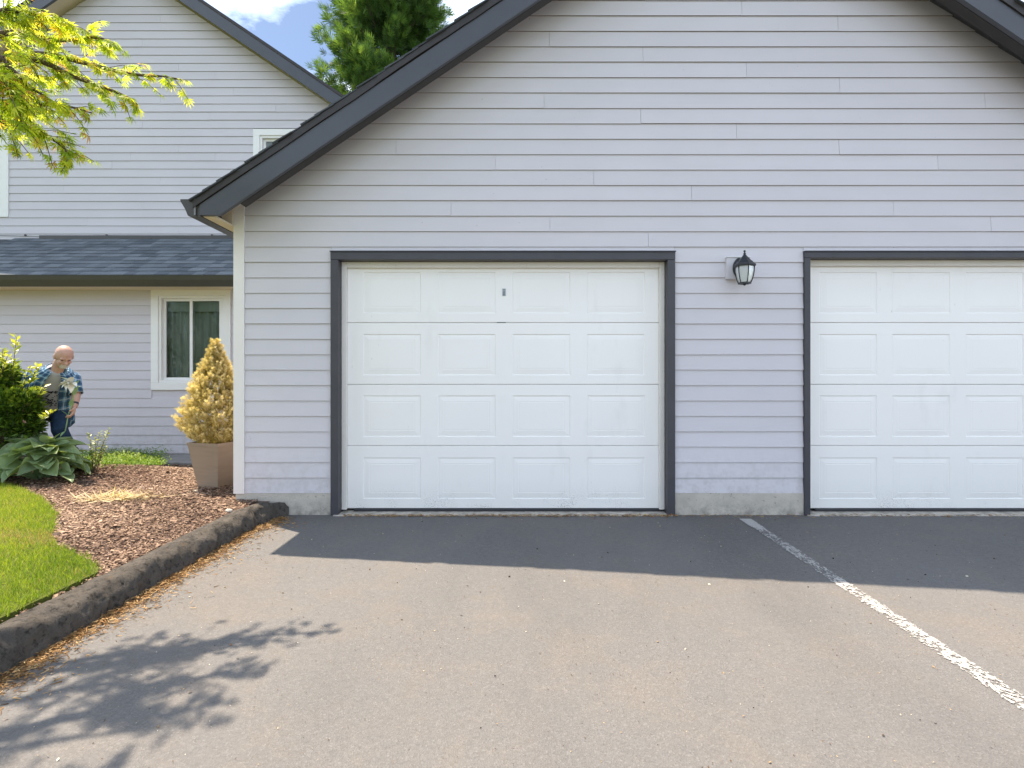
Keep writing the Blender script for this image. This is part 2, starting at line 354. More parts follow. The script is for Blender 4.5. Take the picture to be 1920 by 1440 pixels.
# lawn with its curved edge against the bark mulch
edge_px = [(0, 908), (40, 918), (78, 936), (104, 962), (104, 985), (98, 1005), (112, 1026), (140, 1040), (172, 1054), (184, 1066)]
edge = [onz(x, y, .14) for x, y in edge_px]
lawn_poly = [(-14.5, 1.0), (-6.2, .75)]+[(p.x, p.y) for p in edge]+[(KX-.2, -1.75), (KX-.2, -3), (KX-.2, -25), (-14.5, -25)]
def inside(P, poly):
    x, y = P[:, 0], P[:, 1]; r = np.zeros(len(P), bool); j = len(poly)-1
    for i in range(len(poly)):
        (xi, yi), (xj, yj) = poly[i], poly[j]
        if yi != yj: r ^= ((yi > y) != (yj > y)) & (x < (xj-xi)*(y-yi)/(yj-yi)+xi)
        j = i
    return r
lw = prism('lawn', lawn_poly, 'z', .06, .148, 'turf_soil'); tag(lw, kind='structure')
# parking line on the asphalt
la, lb = onz(1397, 973.4), onz(1893, 1303); dv = (lb-la).normalized(); sd = Vector((dv.y, -dv.x, 0))*.050; lb = la+dv*4.5
tag(ob('parking_line', [la-sd+Vector((0, 0, .004)), la+sd+Vector((0, 0, .004)), lb+sd+Vector((0, 0, .004)), lb-sd+Vector((0, 0, .004))], [(0, 1, 2, 3)], 'line', uv=[(0, 0), (1, 0), (1, 1), (0, 1)]),
    'worn white painted parking line running from between the garage doors', 'road marking', kind='structure')

def ong(px, py):                                  # a pixel of the photograph on the planting bed
    z = .13
    for _ in range(12): p = onz(px, py, z); z = .5*z+.5*gz(p.x, p.y)
    return p
# ------------------------------------------------------------------ garage
garage = thing('garage', 'grey lap-sided double garage with dark gable roof and two white doors', 'garage', (0, 0, 0))
GL, GR, GD = fx(440), 6.03, 6.2                   # left and right corners, depth
SL = .675; OV = .33                               # roof slope, gable overhang
RX = 1.92
def zlow(x): return 2.646+SL*(-abs(x-RX)+(RX+2.135))   # lower edge of the rake board
def zdeck(x): return zlow(x)+.230
Z0, EX = .19, .1335
DT = fz(474)                                       # top of door trim
LD = (fx(622), fx(1264)); RD = (fx(1505), fx(2117))
rowj = {15: [], 16: [1215], 17: [1031, 1856], 18: [846, 1674], 19: [1296], 20: [1113], 21: [929, 1757], 22: [743, 1572], 23: [1380], 24: [1201], 25: [1020, 1845],
        26: [1573], 27: [1399], 28: [1205], 29: [1030, 1850], 30: [1570], 31: [1390], 32: [1210], 33: [1480], 34: [1290], 35: [1400]}
def board(parent, x0b, x1b, x0t, x1t, z0, z1, y, mat, t=.015, axis='y', name='siding_board'):
    g = .0012; j0, j1 = random.uniform(-.0016, .0016), random.uniform(-.0016, .0016)
    if axis == 'y': f = lambda x, d, z: (x, y-d, z)
    else: f = lambda x, d, z: (y-d, x, z)
    V = [f(x0b+g, t+j1, z0+j0), f(x1b-g, t+j0, z0+j1), f(x1b-g, 0, z0+j1), f(x0b+g, 0, z0+j0), f(x0t+g, .0035, z1+.012), f(x1t-g, .0035, z1+.012), f(x1t-g, 0, z1+.012), f(x0t+g, 0, z1+.012)]
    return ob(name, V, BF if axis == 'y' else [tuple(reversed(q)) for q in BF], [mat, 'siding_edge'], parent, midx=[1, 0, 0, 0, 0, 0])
xl0, xr0 = fx(460), GR-.09
for k in range(0, 45):
    z0 = Z0+EX*k; z1 = z0+EX
    if zdeck(RX) < z1+.02: break
    ins = lambda z: (max(xl0, RX-(zdeck(RX)-z)/SL), min(xr0, RX+(zdeck(RX)-z)/SL))
    lb_, rb_ = ins(z0); lt_, rt_ = ins(z1+.012)
    if k < 15:
        segs = [(xl0, LD[0], z0), (LD[1], RD[0], z0), (RD[1], xr0, z0)]
    elif k == 15:
        segs = [(xl0, LD[0], z0), (LD[0], LD[1], DT), (LD[1], RD[0], z0), (RD[0], RD[1], DT), (RD[1], xr0, z0)]
    else:
        c = [fx(v) for v in rowj.get(k, [])]; c = [v for v in c if lt_+.2 < v < rt_-.2]; e = [None]+c+[None]
        segs = [(e[i], e[i+1], z0) for i in range(len(e)-1)]
    for (a, b_, zz) in segs:
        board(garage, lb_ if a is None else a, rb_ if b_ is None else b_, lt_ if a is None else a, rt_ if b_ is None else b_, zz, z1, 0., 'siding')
# sheathing behind the boards (front, sides, back)
P = [(GL+.01, Z0), (LD[0]+.02, Z0), (LD[0]+.02, DT-.03), (LD[1]-.02, DT-.03), (LD[1]-.02, Z0), (RD[0]+.02, Z0), (RD[0]+.02, DT-.03), (RD[1]-.02, DT-.03), (RD[1]-.02, Z0), (GR-.01, Z0),
     (GR-.01, zdeck(GR)-.02), (RX, zdeck(RX)-.02), (GL+.01, zdeck(GL)-.02)]
prism('front_wall', P, 'y', .002, .10, 'siding', garage)
boxes('side_wall', [(GL+.02, GL+.10, .101, GD, 0, zdeck(GL)-.03)], 'siding', garage)
boxes('side_wall', [(GR-.10, GR-.02, .101, GD, 0, zdeck(GR)-.03)], 'siding', garage)
prism('back_wall', [(GL+.02, 0), (GR-.02, 0), (GR-.02, zdeck(GR)-.03), (RX, zdeck(RX)-.03), (GL+.02, zdeck(GL)-.03)], 'y', GD+.001, GD+.08, 'siding', garage)
for k in range(19):
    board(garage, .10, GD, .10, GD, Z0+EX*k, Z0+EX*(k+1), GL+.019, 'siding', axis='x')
boxes('foundation', [(GL+.015, LD[0]+.012, -.012, .16, -.05, Z0-.001), ], 'foundation', garage)
boxes('foundation', [(LD[1]-.012, RD[0]+.008, -.016, .16, -.05, Z0-.001)], 'foundation', garage)
boxes('foundation', [(RD[1]-.012, GR-.015, -.012, .16, -.05, Z0-.001)], 'foundation', garage)
prism('corner_board', [(GL, Z0-.004), (fx(460), Z0-.004), (fx(460), zdeck(fx(460))-.003), (GL, zdeck(GL)-.003)], 'y', -.022, .10, 'cream', garage)
prism('corner_board', [(GR-.092, Z0-.004), (GR, Z0-.004), (GR, zdeck(GR)-.003), (GR-.092, zdeck(GR-.092)-.003)], 'y', -.022, .10, 'cream', garage)
# door surrounds and doors
SEC = (.030, .588, 1.130, 1.678, 2.228)
def door_section(name, x0, x1, z0, z1, y, cx, parent):
    V, F = [], []
    def quad(*p):
        n = len(V); V.extend(p); F.append((n, n+1, n+2, n+3))
    h = z1-z0; pw, ph = .512, .365; pz0 = z0+(h-ph)/2-.01; pz1 = pz0+ph
    xs = [x0]
    for c in cx: xs += [c-pw/2, c+pw/2]
    xs.append(x1); zs = [z0+.004, pz0, pz1, z1-.004]
    for i in range(len(xs)-1):
        for j in range(3):
            a, b_, c, d = xs[i], xs[i+1], zs[j], zs[j+1]
            if i % 2 == 1 and j == 1:
                rings = [(0, 0), (.007, .006), (.052, .0015), (.057, .003), (.062, .0015)]
                for (i0, d0), (i1, d1) in zip(rings[:-1], rings[1:]):
                    o = [(a+i0, y+d0, c+i0), (b_-i0, y+d0, c+i0), (b_-i0, y+d0, d-i0), (a+i0, y+d0, d-i0)]
                    n_ = [(a+i1, y+d1, c+i1), (b_-i1, y+d1, c+i1), (b_-i1, y+d1, d-i1), (a+i1, y+d1, d-i1)]
                    for q in range(4): quad(o[q], o[(q+1) % 4], n_[(q+1) % 4], n_[q])
                i1, d1 = rings[-1]; quad((a+i1, y+d1, c+i1), (b_-i1, y+d1, c+i1), (b_-i1, y+d1, d-i1), (a+i1, y+d1, d-i1))
            else: quad((a, y, c), (b_, y, c), (b_, y, d), (a, y, d))
    for za, zb in ((z0+.004, z0), (z1-.004, z1)):
        p = [(x0, y, za), (x1, y, za), (x1, y+.008, zb), (x0, y+.008, zb)]; quad(*(p if zb > za else p[::-1]))
    quad((x0, y+.04, z0), (x0, y+.04, z1), (x1, y+.04, z1), (x1, y+.04, z0))
    quad((x0, y+.008, z1), (x1, y+.008, z1), (x1, y+.04, z1), (x0, y+.04, z1)); quad((x0, y+.008, z0), (x0, y+.04, z0), (x1, y+.04, z0), (x1, y+.008, z0))
    return ob(name, V, F, 'door', parent)
def garage_door(x0, x1, w, label, centres, seal_gap):
    """x0..x1: outer trim edges; w: trim width"""
    d = bpy.data.objects.new('garage_door', None); C.objects.link(d); d.parent = garage; d['label'] = label; d.location = ((x0+x1)/2, 0, 0)
    inv = Matrix.Translation((-(x0+x1)/2, 0, 0)); d.matrix_parent_inverse = Matrix.Identity(4)
    L = []
    zb = .0
    L.append(boxes('door_trim', [(x0, x0+w, -.034, .115, zb, DT-w*1.02)], 'doortrim', d, .003))
    L.append(boxes('door_trim', [(x1-w, x1, -.034, .115, zb, DT-w*1.02)], 'doortrim', d, .003))
    L.append(boxes('door_trim', [(x0, x1, -.036, .115, DT-w, DT)], 'doortrim', d, .003))
    L.append(boxes('drip_cap', [(x0-.004, x1+.004, -.046, .0, DT+.001, DT+.009)], 'doortrim', d))
    s = .045; yi = .055
    L.append(boxes('stop_moulding', [(x0+w+.0005, x0+w+s, yi, yi+.03, .028, DT-w-.0005)], 'stop', d, .004))
    L.append(boxes('stop_moulding', [(x1-w-s, x1-w-.0005, yi, yi+.03, .028, DT-w-.0005)], 'stop', d, .004))
    L.append(boxes('stop_moulding', [(x0+w+s+.0005, x1-w-s-.0005, yi, yi+.03, DT-w-.052, DT-w-.0005)], 'stop', d, .004))
    a, b_ = x0+w+.012, x1-w-.012
    for i in range(4):
        L.append(door_section('door_section', a, b_, SEC[i]+.001, SEC[i+1]-.001, .088, centres, d))
    L.append(boxes('bottom_seal', [(a+.09, b_, .076, .112, .009, .0285)], 'rubber', d, .006))
    L.append(boxes('threshold', [(x0+w*.4, x1-w*.4, -.055, .30, -.03, .006)], 'foundation', d, .004))
    L.append(boxes('backing', [(a, b_, .135, .15, .0, DT)], 'room', d))
    for o in L: o.matrix_parent_inverse = inv
    return d
c0 = fx(735); st = (fx(1155)-fx(735))/3*1.02
kd = (D+.09)/D
gd1 = garage_door(LD[0], LD[1], .066, 'white panelled garage door beside the planter, small grey plaque above centre', [fx(735)*kd, fx(875)*kd, fx(1015)*kd, fx(1155)*kd], 0)
gd2 = garage_door(RD[0], RD[1], .050, 'white panelled garage door cut off by the photo edge, beyond the lantern', [fx(1590)*kd, fx(1727)*kd, fx(1865)*kd, fx(2003)*kd], 0)
# small plaque with a column of dark marks on the first door
pc = at(945, 548, D+.085); mi = Matrix.Translation((-(LD[0]+LD[1])/2, 0, 0))
pl = boxes('plaque', [(pc.x-.017, pc.x+.017, .083, .0875, pc.z-.033, pc.z+.033)], 'plaque', gd1, .002); pl.matrix_parent_inverse = mi
V, F = [], []
def mark(pts):
    n = len(V); V.extend([(pc.x+x, .0822, pc.z+z) for x, z in pts]); F.append(tuple(range(n, n+len(pts))))
def ring(cx, cz, r, n=12, w=.0032):
    for i in range(n):
        a, b_ = 2*PI*i/n, 2*PI*(i+1)/n; mark([(cx+r*math.cos(a), cz+r*math.sin(a)), (cx+(r-w)*math.cos(a), cz+(r-w)*math.sin(a)), (cx+(r-w)*math.cos(b_), cz+(r-w)*math.sin(b_)), (cx+r*math.cos(b_), cz+r*math.sin(b_))])
ring(0, .021, .007); mark([(-.009, -.006), (-.004, -.006), (.0, .006), (.004, -.006), (.009, -.006), (.002, .010), (-.002, .010)]); ring(0, -.014, .006); ring(0, -.024, .006)
mk = ob('printed_marks', V, F, 'ink', pl)
sc_ = boxes('joint_scuff', [(at(940, 603, D+.088).x-.04, at(940, 603, D+.088).x+.04, .0868, .0905, 1.6762, 1.6805)], 'ink', gd1, .0015); sc_.matrix_parent_inverse = mi
# roof: decks, shingle courses, rake boards, soffit, gutter
XE = -2.53                                          # eave line of the deck
nrm = math.sqrt(1+SL*SL)
def roof_side(sgn):
    X = lambda x: RX+sgn*(x-RX)
    ze = zlow(XE)
    deck = prism('roof_deck', [(X(XE), ze+.230), (RX, zlow(RX)+.230), (RX, zlow(RX)+.246), (X(XE), ze+.246)], 'y', .0, GD+.3, 'soffit', garage)
    prism('gable_soffit', [(X(-2.36), zlow(-2.36)+.230), (RX, zlow(RX)+.230), (RX, zlow(RX)+.246), (X(-2.36), zlow(-2.36)+.246)], 'y', -OV+.022, -.0005, 'slate', garage)
    prism('eave_deck', [(X(XE), ze+.230), (X(-2.361), zlow(-2.361)+.230), (X(-2.361), zlow(-2.361)+.246), (X(XE), ze+.246)], 'y', -OV+.022, -.0005, 'soffit', garage)
    rk = prism('rake_board', [(X(XE+.02), 2.50), (X(-2.351), 2.50), (RX, zlow(RX)), (RX, zlow(RX)+.185), (X(XE+.02), zlow(XE+.02)+.19)], 'y', -OV-.018, -OV+.02, 'slate', garage)
    wv = [(x_, zlow(x_)+.194+.016*mnoise.noise(Vector((x_*1.9, sgn*5, 0)))+.004*mnoise.noise(Vector((x_*9, 3, 0)))) for x_ in np.linspace(XE-.03, RX, 90)]
    ed = prism('roof_edge_trim', [(X(x_), z_) for x_, z_ in wv]+[(RX, zlow(RX)+.250), (X(XE-.03), zlow(XE-.03)+.250)], 'y', -OV-.030, -OV+.10, 'black_edge', garage)
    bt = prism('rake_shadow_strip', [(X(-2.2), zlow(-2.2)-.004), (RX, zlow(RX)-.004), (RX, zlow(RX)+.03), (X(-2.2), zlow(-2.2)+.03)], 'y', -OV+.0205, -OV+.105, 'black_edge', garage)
    # courses
    Ls = (RX-XE+.05)*nrm; ex = .135; nc = int(Ls/ex)
    V = [(0, 0, .008), (ex*1.35, 0, 0), (ex*1.35, 1, 0), (0, 1, .008), (0, 0, .020), (ex*1.35, 0, .008), (ex*1.35, 1, .008), (0, 1, .020)]
    c0_ = None
    for i in range(nc):
        jit = random.uniform(-.012, .012)
        if c0_ is None:
            c_ = c0_ = ob('shingle_course', V, BF, 'shingle_dark', garage)
        else:
            c_ = c0_.copy(); C.objects.link(c_)
        s = i*ex; x = XE-.05+s/nrm; z = zlow(XE-.05)+.252+s*SL/nrm
        c_.location = (X(x), -OV-.038+jit, z); c_.scale = (1, GD+OV+.3, 1)
        c_.rotation_euler = (0, -math.atan(SL), 0) if sgn > 0 else (0, -math.atan(SL), PI)
        if sgn < 0: c_.location.y = GD+.26+jit
    return
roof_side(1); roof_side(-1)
boxes('ridge_cap', [(RX-.12, RX+.12, -OV-.04, GD+.3, zlow(RX)+.245, zlow(RX)+.285)], 'shingle_dark', garage)
# sloped eave soffit and fascia along the left side, gutter with its end cap
prism('eave_soffit', [(XE+.021, 2.497), (GL-.002, 2.497), (GL-.002, 2.512), (XE+.021, 2.512)], 'y', -OV+.03, GD, 'soffit', garage)
prism('eave_return', [(XE+.022, 2.513), (GL-.003, 2.513), (GL-.003, zdeck(GL)-.006), (XE+.022, zdeck(XE+.022)-.006)], 'y', -.03, -.005, 'soffit', garage)
boxes('eave_fascia', [(XE-.006, XE+.02, -OV-.01, GD, 2.490, 2.585)], 'gutter', garage)
gz0, gz1 = 2.493, 2.625
gp = [(XE-.008, gz1), (XE-.008, gz0), (XE-.075, gz0), (XE-.098, gz0+.055), (XE-.135, gz1-.015), (XE-.135, gz1),
      (XE-.128, gz1), (XE-.090, gz0+.055), (XE-.070, gz0+.008), (XE-.014, gz0+.008), (XE-.014, gz1)]
gut = prism('gutter', gp, 'y', -OV-.015, GD, 'gutter', garage)
prism('end_cap', [gp[0], gp[1], gp[2], gp[3], gp[4], gp[5]], 'y', -OV-.019, -OV-.0155, 'gutter', gut)
boxes('gutter_seam', [(XE-.024, XE-.012, -OV-.0225, -OV-.0195, gz0+.003, gz1+.005)], 'cable', gut)

# ------------------------------------------------------------------ house behind
house = thing('house', 'grey two-storey lap-sided house behind the garage with lean-to roof', 'house', (0, 0, 0))
YL, YU = 3.13, 4.14
HXr, HZr, HS = -6.3, 8.03, .676                   # upper gable ridge
def hrake(x): return HZr-HS*abs(x-HXr)
wtop = 2.52; zb = .078
WIN = (at(285, 541, D+YL), at(434, 731, D+YL))
wx0, wx1, wz1, wz0 = WIN[0].x, WIN[1].x, WIN[0].z, WIN[1].z
jl = {2: [-4.07, -5.4], 5: [-5.42], 1: [-7.0], 8: [-6.3], 0: [-5.42], 12: [-7.7]}
for k in range(18):
    z0 = zb+.1348*k; z1 = min(z0+.1348, wtop)
    if z0 > 2.30: break
    cuts = [-10.5]+sorted(jl.get(k, [-8.2 if k % 2 else -9.1]))+[GL]
    segs = list(zip(cuts[:-1], cuts[1:])); out = []
    for a, b_ in segs:
        if z1 > wz0 and z0 < wz1 and b_ > wx0:
            if a < wx0: out.append((a, wx0))
            if b_ > wx1: out.append((max(a, wx1), b_))
        else: out.append((a, b_))
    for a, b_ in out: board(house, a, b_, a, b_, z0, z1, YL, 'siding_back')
boxes('frieze_board', [(-10.5, wx0-.001, YL-.016, YL, 2.32, 2.60)], 'siding_back', house)
boxes('frieze_board', [(wx1+.001, GL, YL-.016, YL, 2.32, 2.60)], 'siding_back', house)
boxes('frieze_board', [(wx0-.001, wx1+.001, YL-.014, YL, wz1, 2.60)], 'siding_back', house)
boxes('lower_wall', [(-10.5, wx0+.06, YL+.002, YL+.09, 0, 2.6), (wx1-.06, GL, YL+.002, YL+.09, 0, 2.6), (wx0+.06, wx1-.06, YL+.002, YL+.09, 0, wz0+.06), (wx0+.06, wx1-.06, YL+.002, YL+.09, wz1-.06, 2.6)], 'siding_back', house)
boxes('foundation', [(-10.5, GL, YL+.004, YL+.2, -.05, zb-.001)], 'foundation', house)
# upper wall: boards cut by the rake
ju = [(-6.3, -4.9), (-5.5,), (-7.0, -3.4), (-4.2,), (-6.1,), (-5.0,), (-7.4, -3.9), (-5.8,), (-4.6,), (-6.6,)]
zu = 3.42
UW = [(-8.83, -8.30), (at(476, 243, D+YU).x, at(476, 243, D+YU).x+1.16)]; uz1 = at(0, 243, D+YU).z; uz0 = uz1-1.45
UW[0] = (at(18, 0, D+YU).x-1.16, at(18, 0, D+YU).x)
for k in range(40):
    z0 = zu+.1341*k; z1 = z0+.1341
    if z1 > HZr-.35: break
    ins = lambda z: (max(-11.2, HXr-(HZr-.12-z)/HS), min(-.6, HXr+(HZr-.12-z)/HS))
    (lb_, rb_), (lt_, rt_) = ins(z0), ins(z1+.012)
    c = [v for v in sorted(ju[k % 10]) if lt_+.2 < v < rt_-.2]; e = [None]+c+[None]
    for i in range(len(e)-1):
        pcs = [(e[i], e[i+1])]
        for (wa, wb) in UW:
            if z1 > uz0 and z0 < uz1:
                nxt = []
                for a, b_ in pcs:
                    A = lb_ if a is None else a; B = rb_ if b_ is None else b_
                    if B <= wa or A >= wb: nxt.append((a, b_)); continue
                    if A < wa: nxt.append((a, wa))
                    if B > wb: nxt.append((wb, b_))
                pcs = nxt
        for a, b_ in pcs:
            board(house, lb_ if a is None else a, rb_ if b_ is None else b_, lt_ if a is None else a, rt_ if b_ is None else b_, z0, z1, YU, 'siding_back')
prism('upper_wall', [(-11.2, 2.2), (-.6, 2.2), (-.6, hrake(-.6)-.12), (HXr, HZr-.12), (-11.2, hrake(-11.2)-.12)], 'y', YU+.06, YU+.16, 'siding_back', house)
# upper roof
HO = .3
for sg in (1, -1):
    X = lambda x: HXr+sg*(x-HXr)
    xe = .2
    prism('rake_board', [(X(xe), hrake(xe)-.16), (HXr, HZr-.16), (HXr, HZr+.04), (X(xe), hrake(xe)+.04)], 'y', YU-HO-.02, YU-HO+.02, 'slate', house)
    prism('roof_edge_trim', [(X(xe), hrake(xe)+.045), (HXr, HZr+.045), (HXr, HZr+.095), (X(xe), hrake(xe)+.095)], 'y', YU-HO-.03, YU-HO+.05, 'black_edge', house)
    prism('roof', [(X(xe), hrake(xe)-.03), (HXr, HZr-.03), (HXr, HZr+.03), (X(xe), hrake(xe)+.03)], 'y', YU-HO+.021, YU+8, 'soffit', house)
    c0_ = None; L_ = (xe-HXr)*math.sqrt(1+HS*HS); ex = .27
    V = [(0, 0, .010), (ex*1.2, 0, 0), (ex*1.2, 8.2, 0), (0, 8.2, .010), (0, 0, .026), (ex*1.2, 0, .012), (ex*1.2, 8.2, .012), (0, 8.2, .026)]
    for i in range(int(L_/ex)):
        if c0_ is None: c_ = c0_ = ob('shingle_course', V, BF, 'shingle_dark', house)
        else: c_ = c0_.copy(); C.objects.link(c_)
        s = i*ex; q = math.sqrt(1+HS*HS); x = xe-s/q; z = hrake(xe)+.098+s*HS/q
        if sg > 0: c_.location = (x, YU+8.15, z); c_.rotation_euler = (0, -math.atan(HS), PI)
        else: c_.location = (X(x), YU-HO-.035, z); c_.rotation_euler = (0, -math.atan(HS), 0)
# lean-to roof between the storeys, each shingle tab its own piece
ez, rz_, eY, rY = 2.60, 3.46, YL-.36, YU-.02
pit = math.atan2(rz_-ez, rY-eY); sl_ = math.hypot(rz_-ez, rY-eY)
lean = prism('lean_to_roof', [(eY, ez-.03), (rY, rz_-.03), (rY, rz_), (eY, ez)], 'x', -10.6, GL, 'shingle_dark', house)
nr = 11; exr = sl_/nr; tabs = []
for w in (.12, .15, .18, .21):
    V = [(0, -.004, .008), (w-.003, -.004, .008), (w-.003, exr*1.15, .001), (0, exr*1.15, .001), (0, -.004, .020), (w-.003, -.004, .020), (w-.003, exr*1.15, .010), (0, exr*1.15, .010)]
    o = ob('shingle', V, BF, 'shingle', lean); tabs.append((w, o.data)); bpy.data.objects.remove(o)
for r_ in range(nr):
    x = -8.15-random.uniform(0, .15)
    while x < GL-.05:
        w, me = random.choice(tabs)
        o = bpy.data.objects.new('shingle', me); C.objects.link(o); o.parent = lean; s = r_*exr
        o.location = (x, eY-.012+s*math.cos(pit)+random.uniform(-.003, .003), ez+s*math.sin(pit)+.001); o.rotation_euler = (pit, 0, 0); x += w
boxes('wall_flashing', [(-7.75, GL, rY-.05, YU-.0005, rz_-.005, rz_+.055)], 'gutter', house)
prism('lean_to_gutter', [(eY+.0, ez-.01), (eY+.0, ez-.15), (eY-.06, ez-.155), (eY-.10, ez-.07), (eY-.115, ez-.01), (eY-.108, ez-.01), (eY-.09, ez-.07), (eY-.055, ez-.145), (eY-.006, ez-.145), (eY-.006, ez-.01)], 'x', -10.6, GL, 'gutter', house)
boxes('lean_to_soffit', [(-10.6, GL, eY+.001, YL-.017, ez-.14, ez-.125)], 'soffit', house)
def sub(o, inv=None): return o
def window(x0, x1, z0, z1, y, lab=None):
    w = bpy.data.objects.new('window', None); C.objects.link(w); w.parent = house
    t = .105; f = .035; yo = y-.030
    boxes('casing', [(x0, x1, yo, y+.0, z1-t, z1)], 'white_trim', w, .003)
    boxes('casing', [(x0, x1, yo, y+.0, z0, z0+t)], 'white_trim', w, .003)
    boxes('casing', [(x0, x0+t, yo+.001, y+.0, z0+t, z1-t)], 'white_trim', w, .003)
    boxes('casing', [(x1-t, x1, yo+.001, y+.0, z0+t, z1-t)], 'white_trim', w, .003)
    a, b_, c, d = x0+t+.001, x1-t-.001, z0+t+.001, z1-t-.001
    boxes('frame', [(a, a+f, y-.012, y+.07, c, d), (b_-f, b_, y-.012, y+.07, c, d), (a+f, b_-f, y-.012, y+.07, c, c+f), (a+f, b_-f, y-.012, y+.07, d-f, d)], 'white_trim', w)
    mid = (a+b_)/2; s = .04
    for (p, q, yy) in ((a+f+.001, mid+.005, y+.035), (mid-.035, b_-f-.001, y+.008)):
        boxes('sash', [(p, p+s, yy, yy+.025, c+f+.001, d-f-.001), (q-s, q, yy, yy+.025, c+f+.001, d-f-.001), (p+s, q-s, yy, yy+.025, c+f+.001, c+f+s), (p+s, q-s, yy, yy+.025, d-f-s, d-f-.001)], 'white_trim', w)
        ob('pane', [(p+s-.003, yy+.012, c+f+s-.003), (q-s+.003, yy+.012, c+f+s-.003), (q-s+.003, yy+.012, d-f-s+.003), (p+s-.003, yy+.012, d-f-s+.003)], [(0, 1, 2, 3)], 'glass', w)
    n = 90; V = []; zt = d-.22
    for i in range(n+1):
        u = i/n; x = a+(b_-a)*u; yy = y+.16+.022*math.sin(u*46+.8*math.sin(u*9))+.01*math.sin(u*101)
        V += [(x, yy, c-.02), (x, yy, d+.02)]
    ob('curtain', V, [(2*i, 2*i+2, 2*i+3, 2*i+1) for i in range(n)], 'curtain', w, True)
    boxes('valance', [(a-.02, b_+.02, y+.105, y+.118, zt, d+.02)], 'curtain', w)
    boxes('dark_room', [(a-.05, b_+.05, y+.6, y+.62, c-.1, d+.1), (a-.07, a-.05, y+.10, y+.62, c-.1, d+.1), (b_+.05, b_+.07, y+.10, y+.62, c-.1, d+.1), (a-.05, b_+.05, y+.1, y+.6, d+.1, d+.12), (a-.05, b_+.05, y+.1, y+.6, c-.12, c-.1)], 'room', w)
    if lab: w['label'] = lab
window(wx0, wx1, wz0, wz1, YL, 'white-trimmed sliding window with grey curtains behind the golden conifer')
window(UW[1][0], UW[1][1], uz0, uz1, YU, 'upstairs white-trimmed window mostly hidden by the garage roof')
window(UW[0][0], UW[0][1], uz0, uz1, YU, 'upstairs white-trimmed window cut off behind the maple branches')
# thin cable clipped along the upper wall
cz = at(0, 443, D+YU).z; pts = []
for i in range(41):
    x = -8.6+i*.16; pts.append((x, YU-.022, cz+.008*math.cos(i*2*PI/12)-(.05 if i == 0 else 0)))
cb = tubes('wall_cable', [(pts, .005)], 'cable', None, 6); tag(cb, 'thin grey cable sagging between clips above the lean-to roof', 'cable')
for px_ in (50, 202, 399):
    x = (px_-960)/FPX*(D+YU); boxes('clip', [(x-.012, x+.012, YU-.034, YU-.012, cz-.006, cz+.022)], 'gutter', cb)

# ------------------------------------------------------------------ wall lantern on its mounting block
blk = (fx(1359), fx(1402), fz(525), fz(485))
lant = thing('wall_lantern', 'black carriage wall lantern with frosted panes between the garage doors', 'lantern', ((blk[0]+blk[1])/2, 0, (blk[2]+blk[3])/2))
LW, LH = (blk[1]-blk[0])/2, (blk[3]-blk[2])/2
boxes('mounting_block', [(-LW, LW, -.045, -.004, -LH, LH)], 'siding', lant, .003)
boxes('block_flashing', [(-LW-.003, LW+.003, -.052, .0, LH+.001, LH+.007)], 'white_trim', lant)
V, F = [], []; n = 20
for i, (r_, y) in enumerate(((1., -.046), (1., -.056), (.86, -.068), (.62, -.074), (.3, -.086))):
    for k in range(n):
        a = 2*PI*k/n; pt = 1+.16*max(0, math.cos(a-PI/2))**8+.16*max(0, math.cos(a+PI/2))**8
        V.append((r_*.052*math.cos(a)*1., y, r_*.078*math.sin(a)*pt))
F = [(i*n+k, i*n+(k+1) % n, (i+1)*n+(k+1) % n, (i+1)*n+k) for i in range(4) for k in range(n)]+[tuple(range(4*n, 5*n))]
bp = ob('backplate', V, F, 'lamp', lant, True)
LY = -.165                                          # lantern axis out from the wall
tubes('arm', [([(0, -.08, .0), (0, -.105, .035), (0, -.135, .052), (0, LY+.02, .048), (0, LY, .03)], [.012, .011, .010, .011, .012])], 'lamp', lant, 10)
def hexring(r_, z, n=6, ph=PI/6): return [(r_*math.cos(2*PI*k/n+ph), LY+r_*math.sin(2*PI*k/n+ph), z) for k in range(n)]
def lathe_hex(name, prof, mat, par, n=6, smooth=False, cap=True):
    V, F = [], []
    for r_, z in prof: V += hexring(r_, z, n)
    for i in range(len(prof)-1): F += [(i*n+k, i*n+(k+1) % n, (i+1)*n+(k+1) % n, (i+1)*n+k) for k in range(n)]
    if cap: F += [tuple(range(n-1, -1, -1)), tuple(range((len(prof)-1)*n, len(prof)*n))]
    return ob(name, V, F, mat, par, smooth)
lathe_hex('roof_cap', [(.084, -.012), (.088, -.006), (.088, .006), (.074, .014), (.058, .034), (.050, .040), (.034, .060), (.030, .064), (.014, .084), (.010, .090)], 'lamp', lant)
lathe_hex('finial', [(.006, .088), (.012, .096), (.007, .104), (.005, .108), (.010, .116), (.0085, .123), (.002, .128)], 'lamp', lant, 10, True)
gp_ = [(.076, -.012), (.075, -.05), (.068, -.09), (.058, -.125), (.048, -.148)]
lathe_hex('glass', [(r_-.005, z) for r_, z in gp_], 'frost', lant)
for k in range(6):
    a = 2*PI*k/6+PI/6
    tubes('bar', [([(r_*math.cos(a), LY+r_*math.sin(a), z) for r_, z in gp_], .0042)], 'lamp', lant, 6)
for z, r_ in ((-.150, .052),):
    lathe_hex('bottom_ring', [(r_-.016, z-.006), (r_, z-.006), (r_, z+.006), (r_-.016, z+.006), (r_-.016, z-.006)], 'lamp', lant, 6, False, False)
lathe_hex('bottom_finial', [(.004, -.170), (.012, -.164), (.014, -.158), (.034, -.153), (.034, -.149)], 'lamp', lant, 10, True)

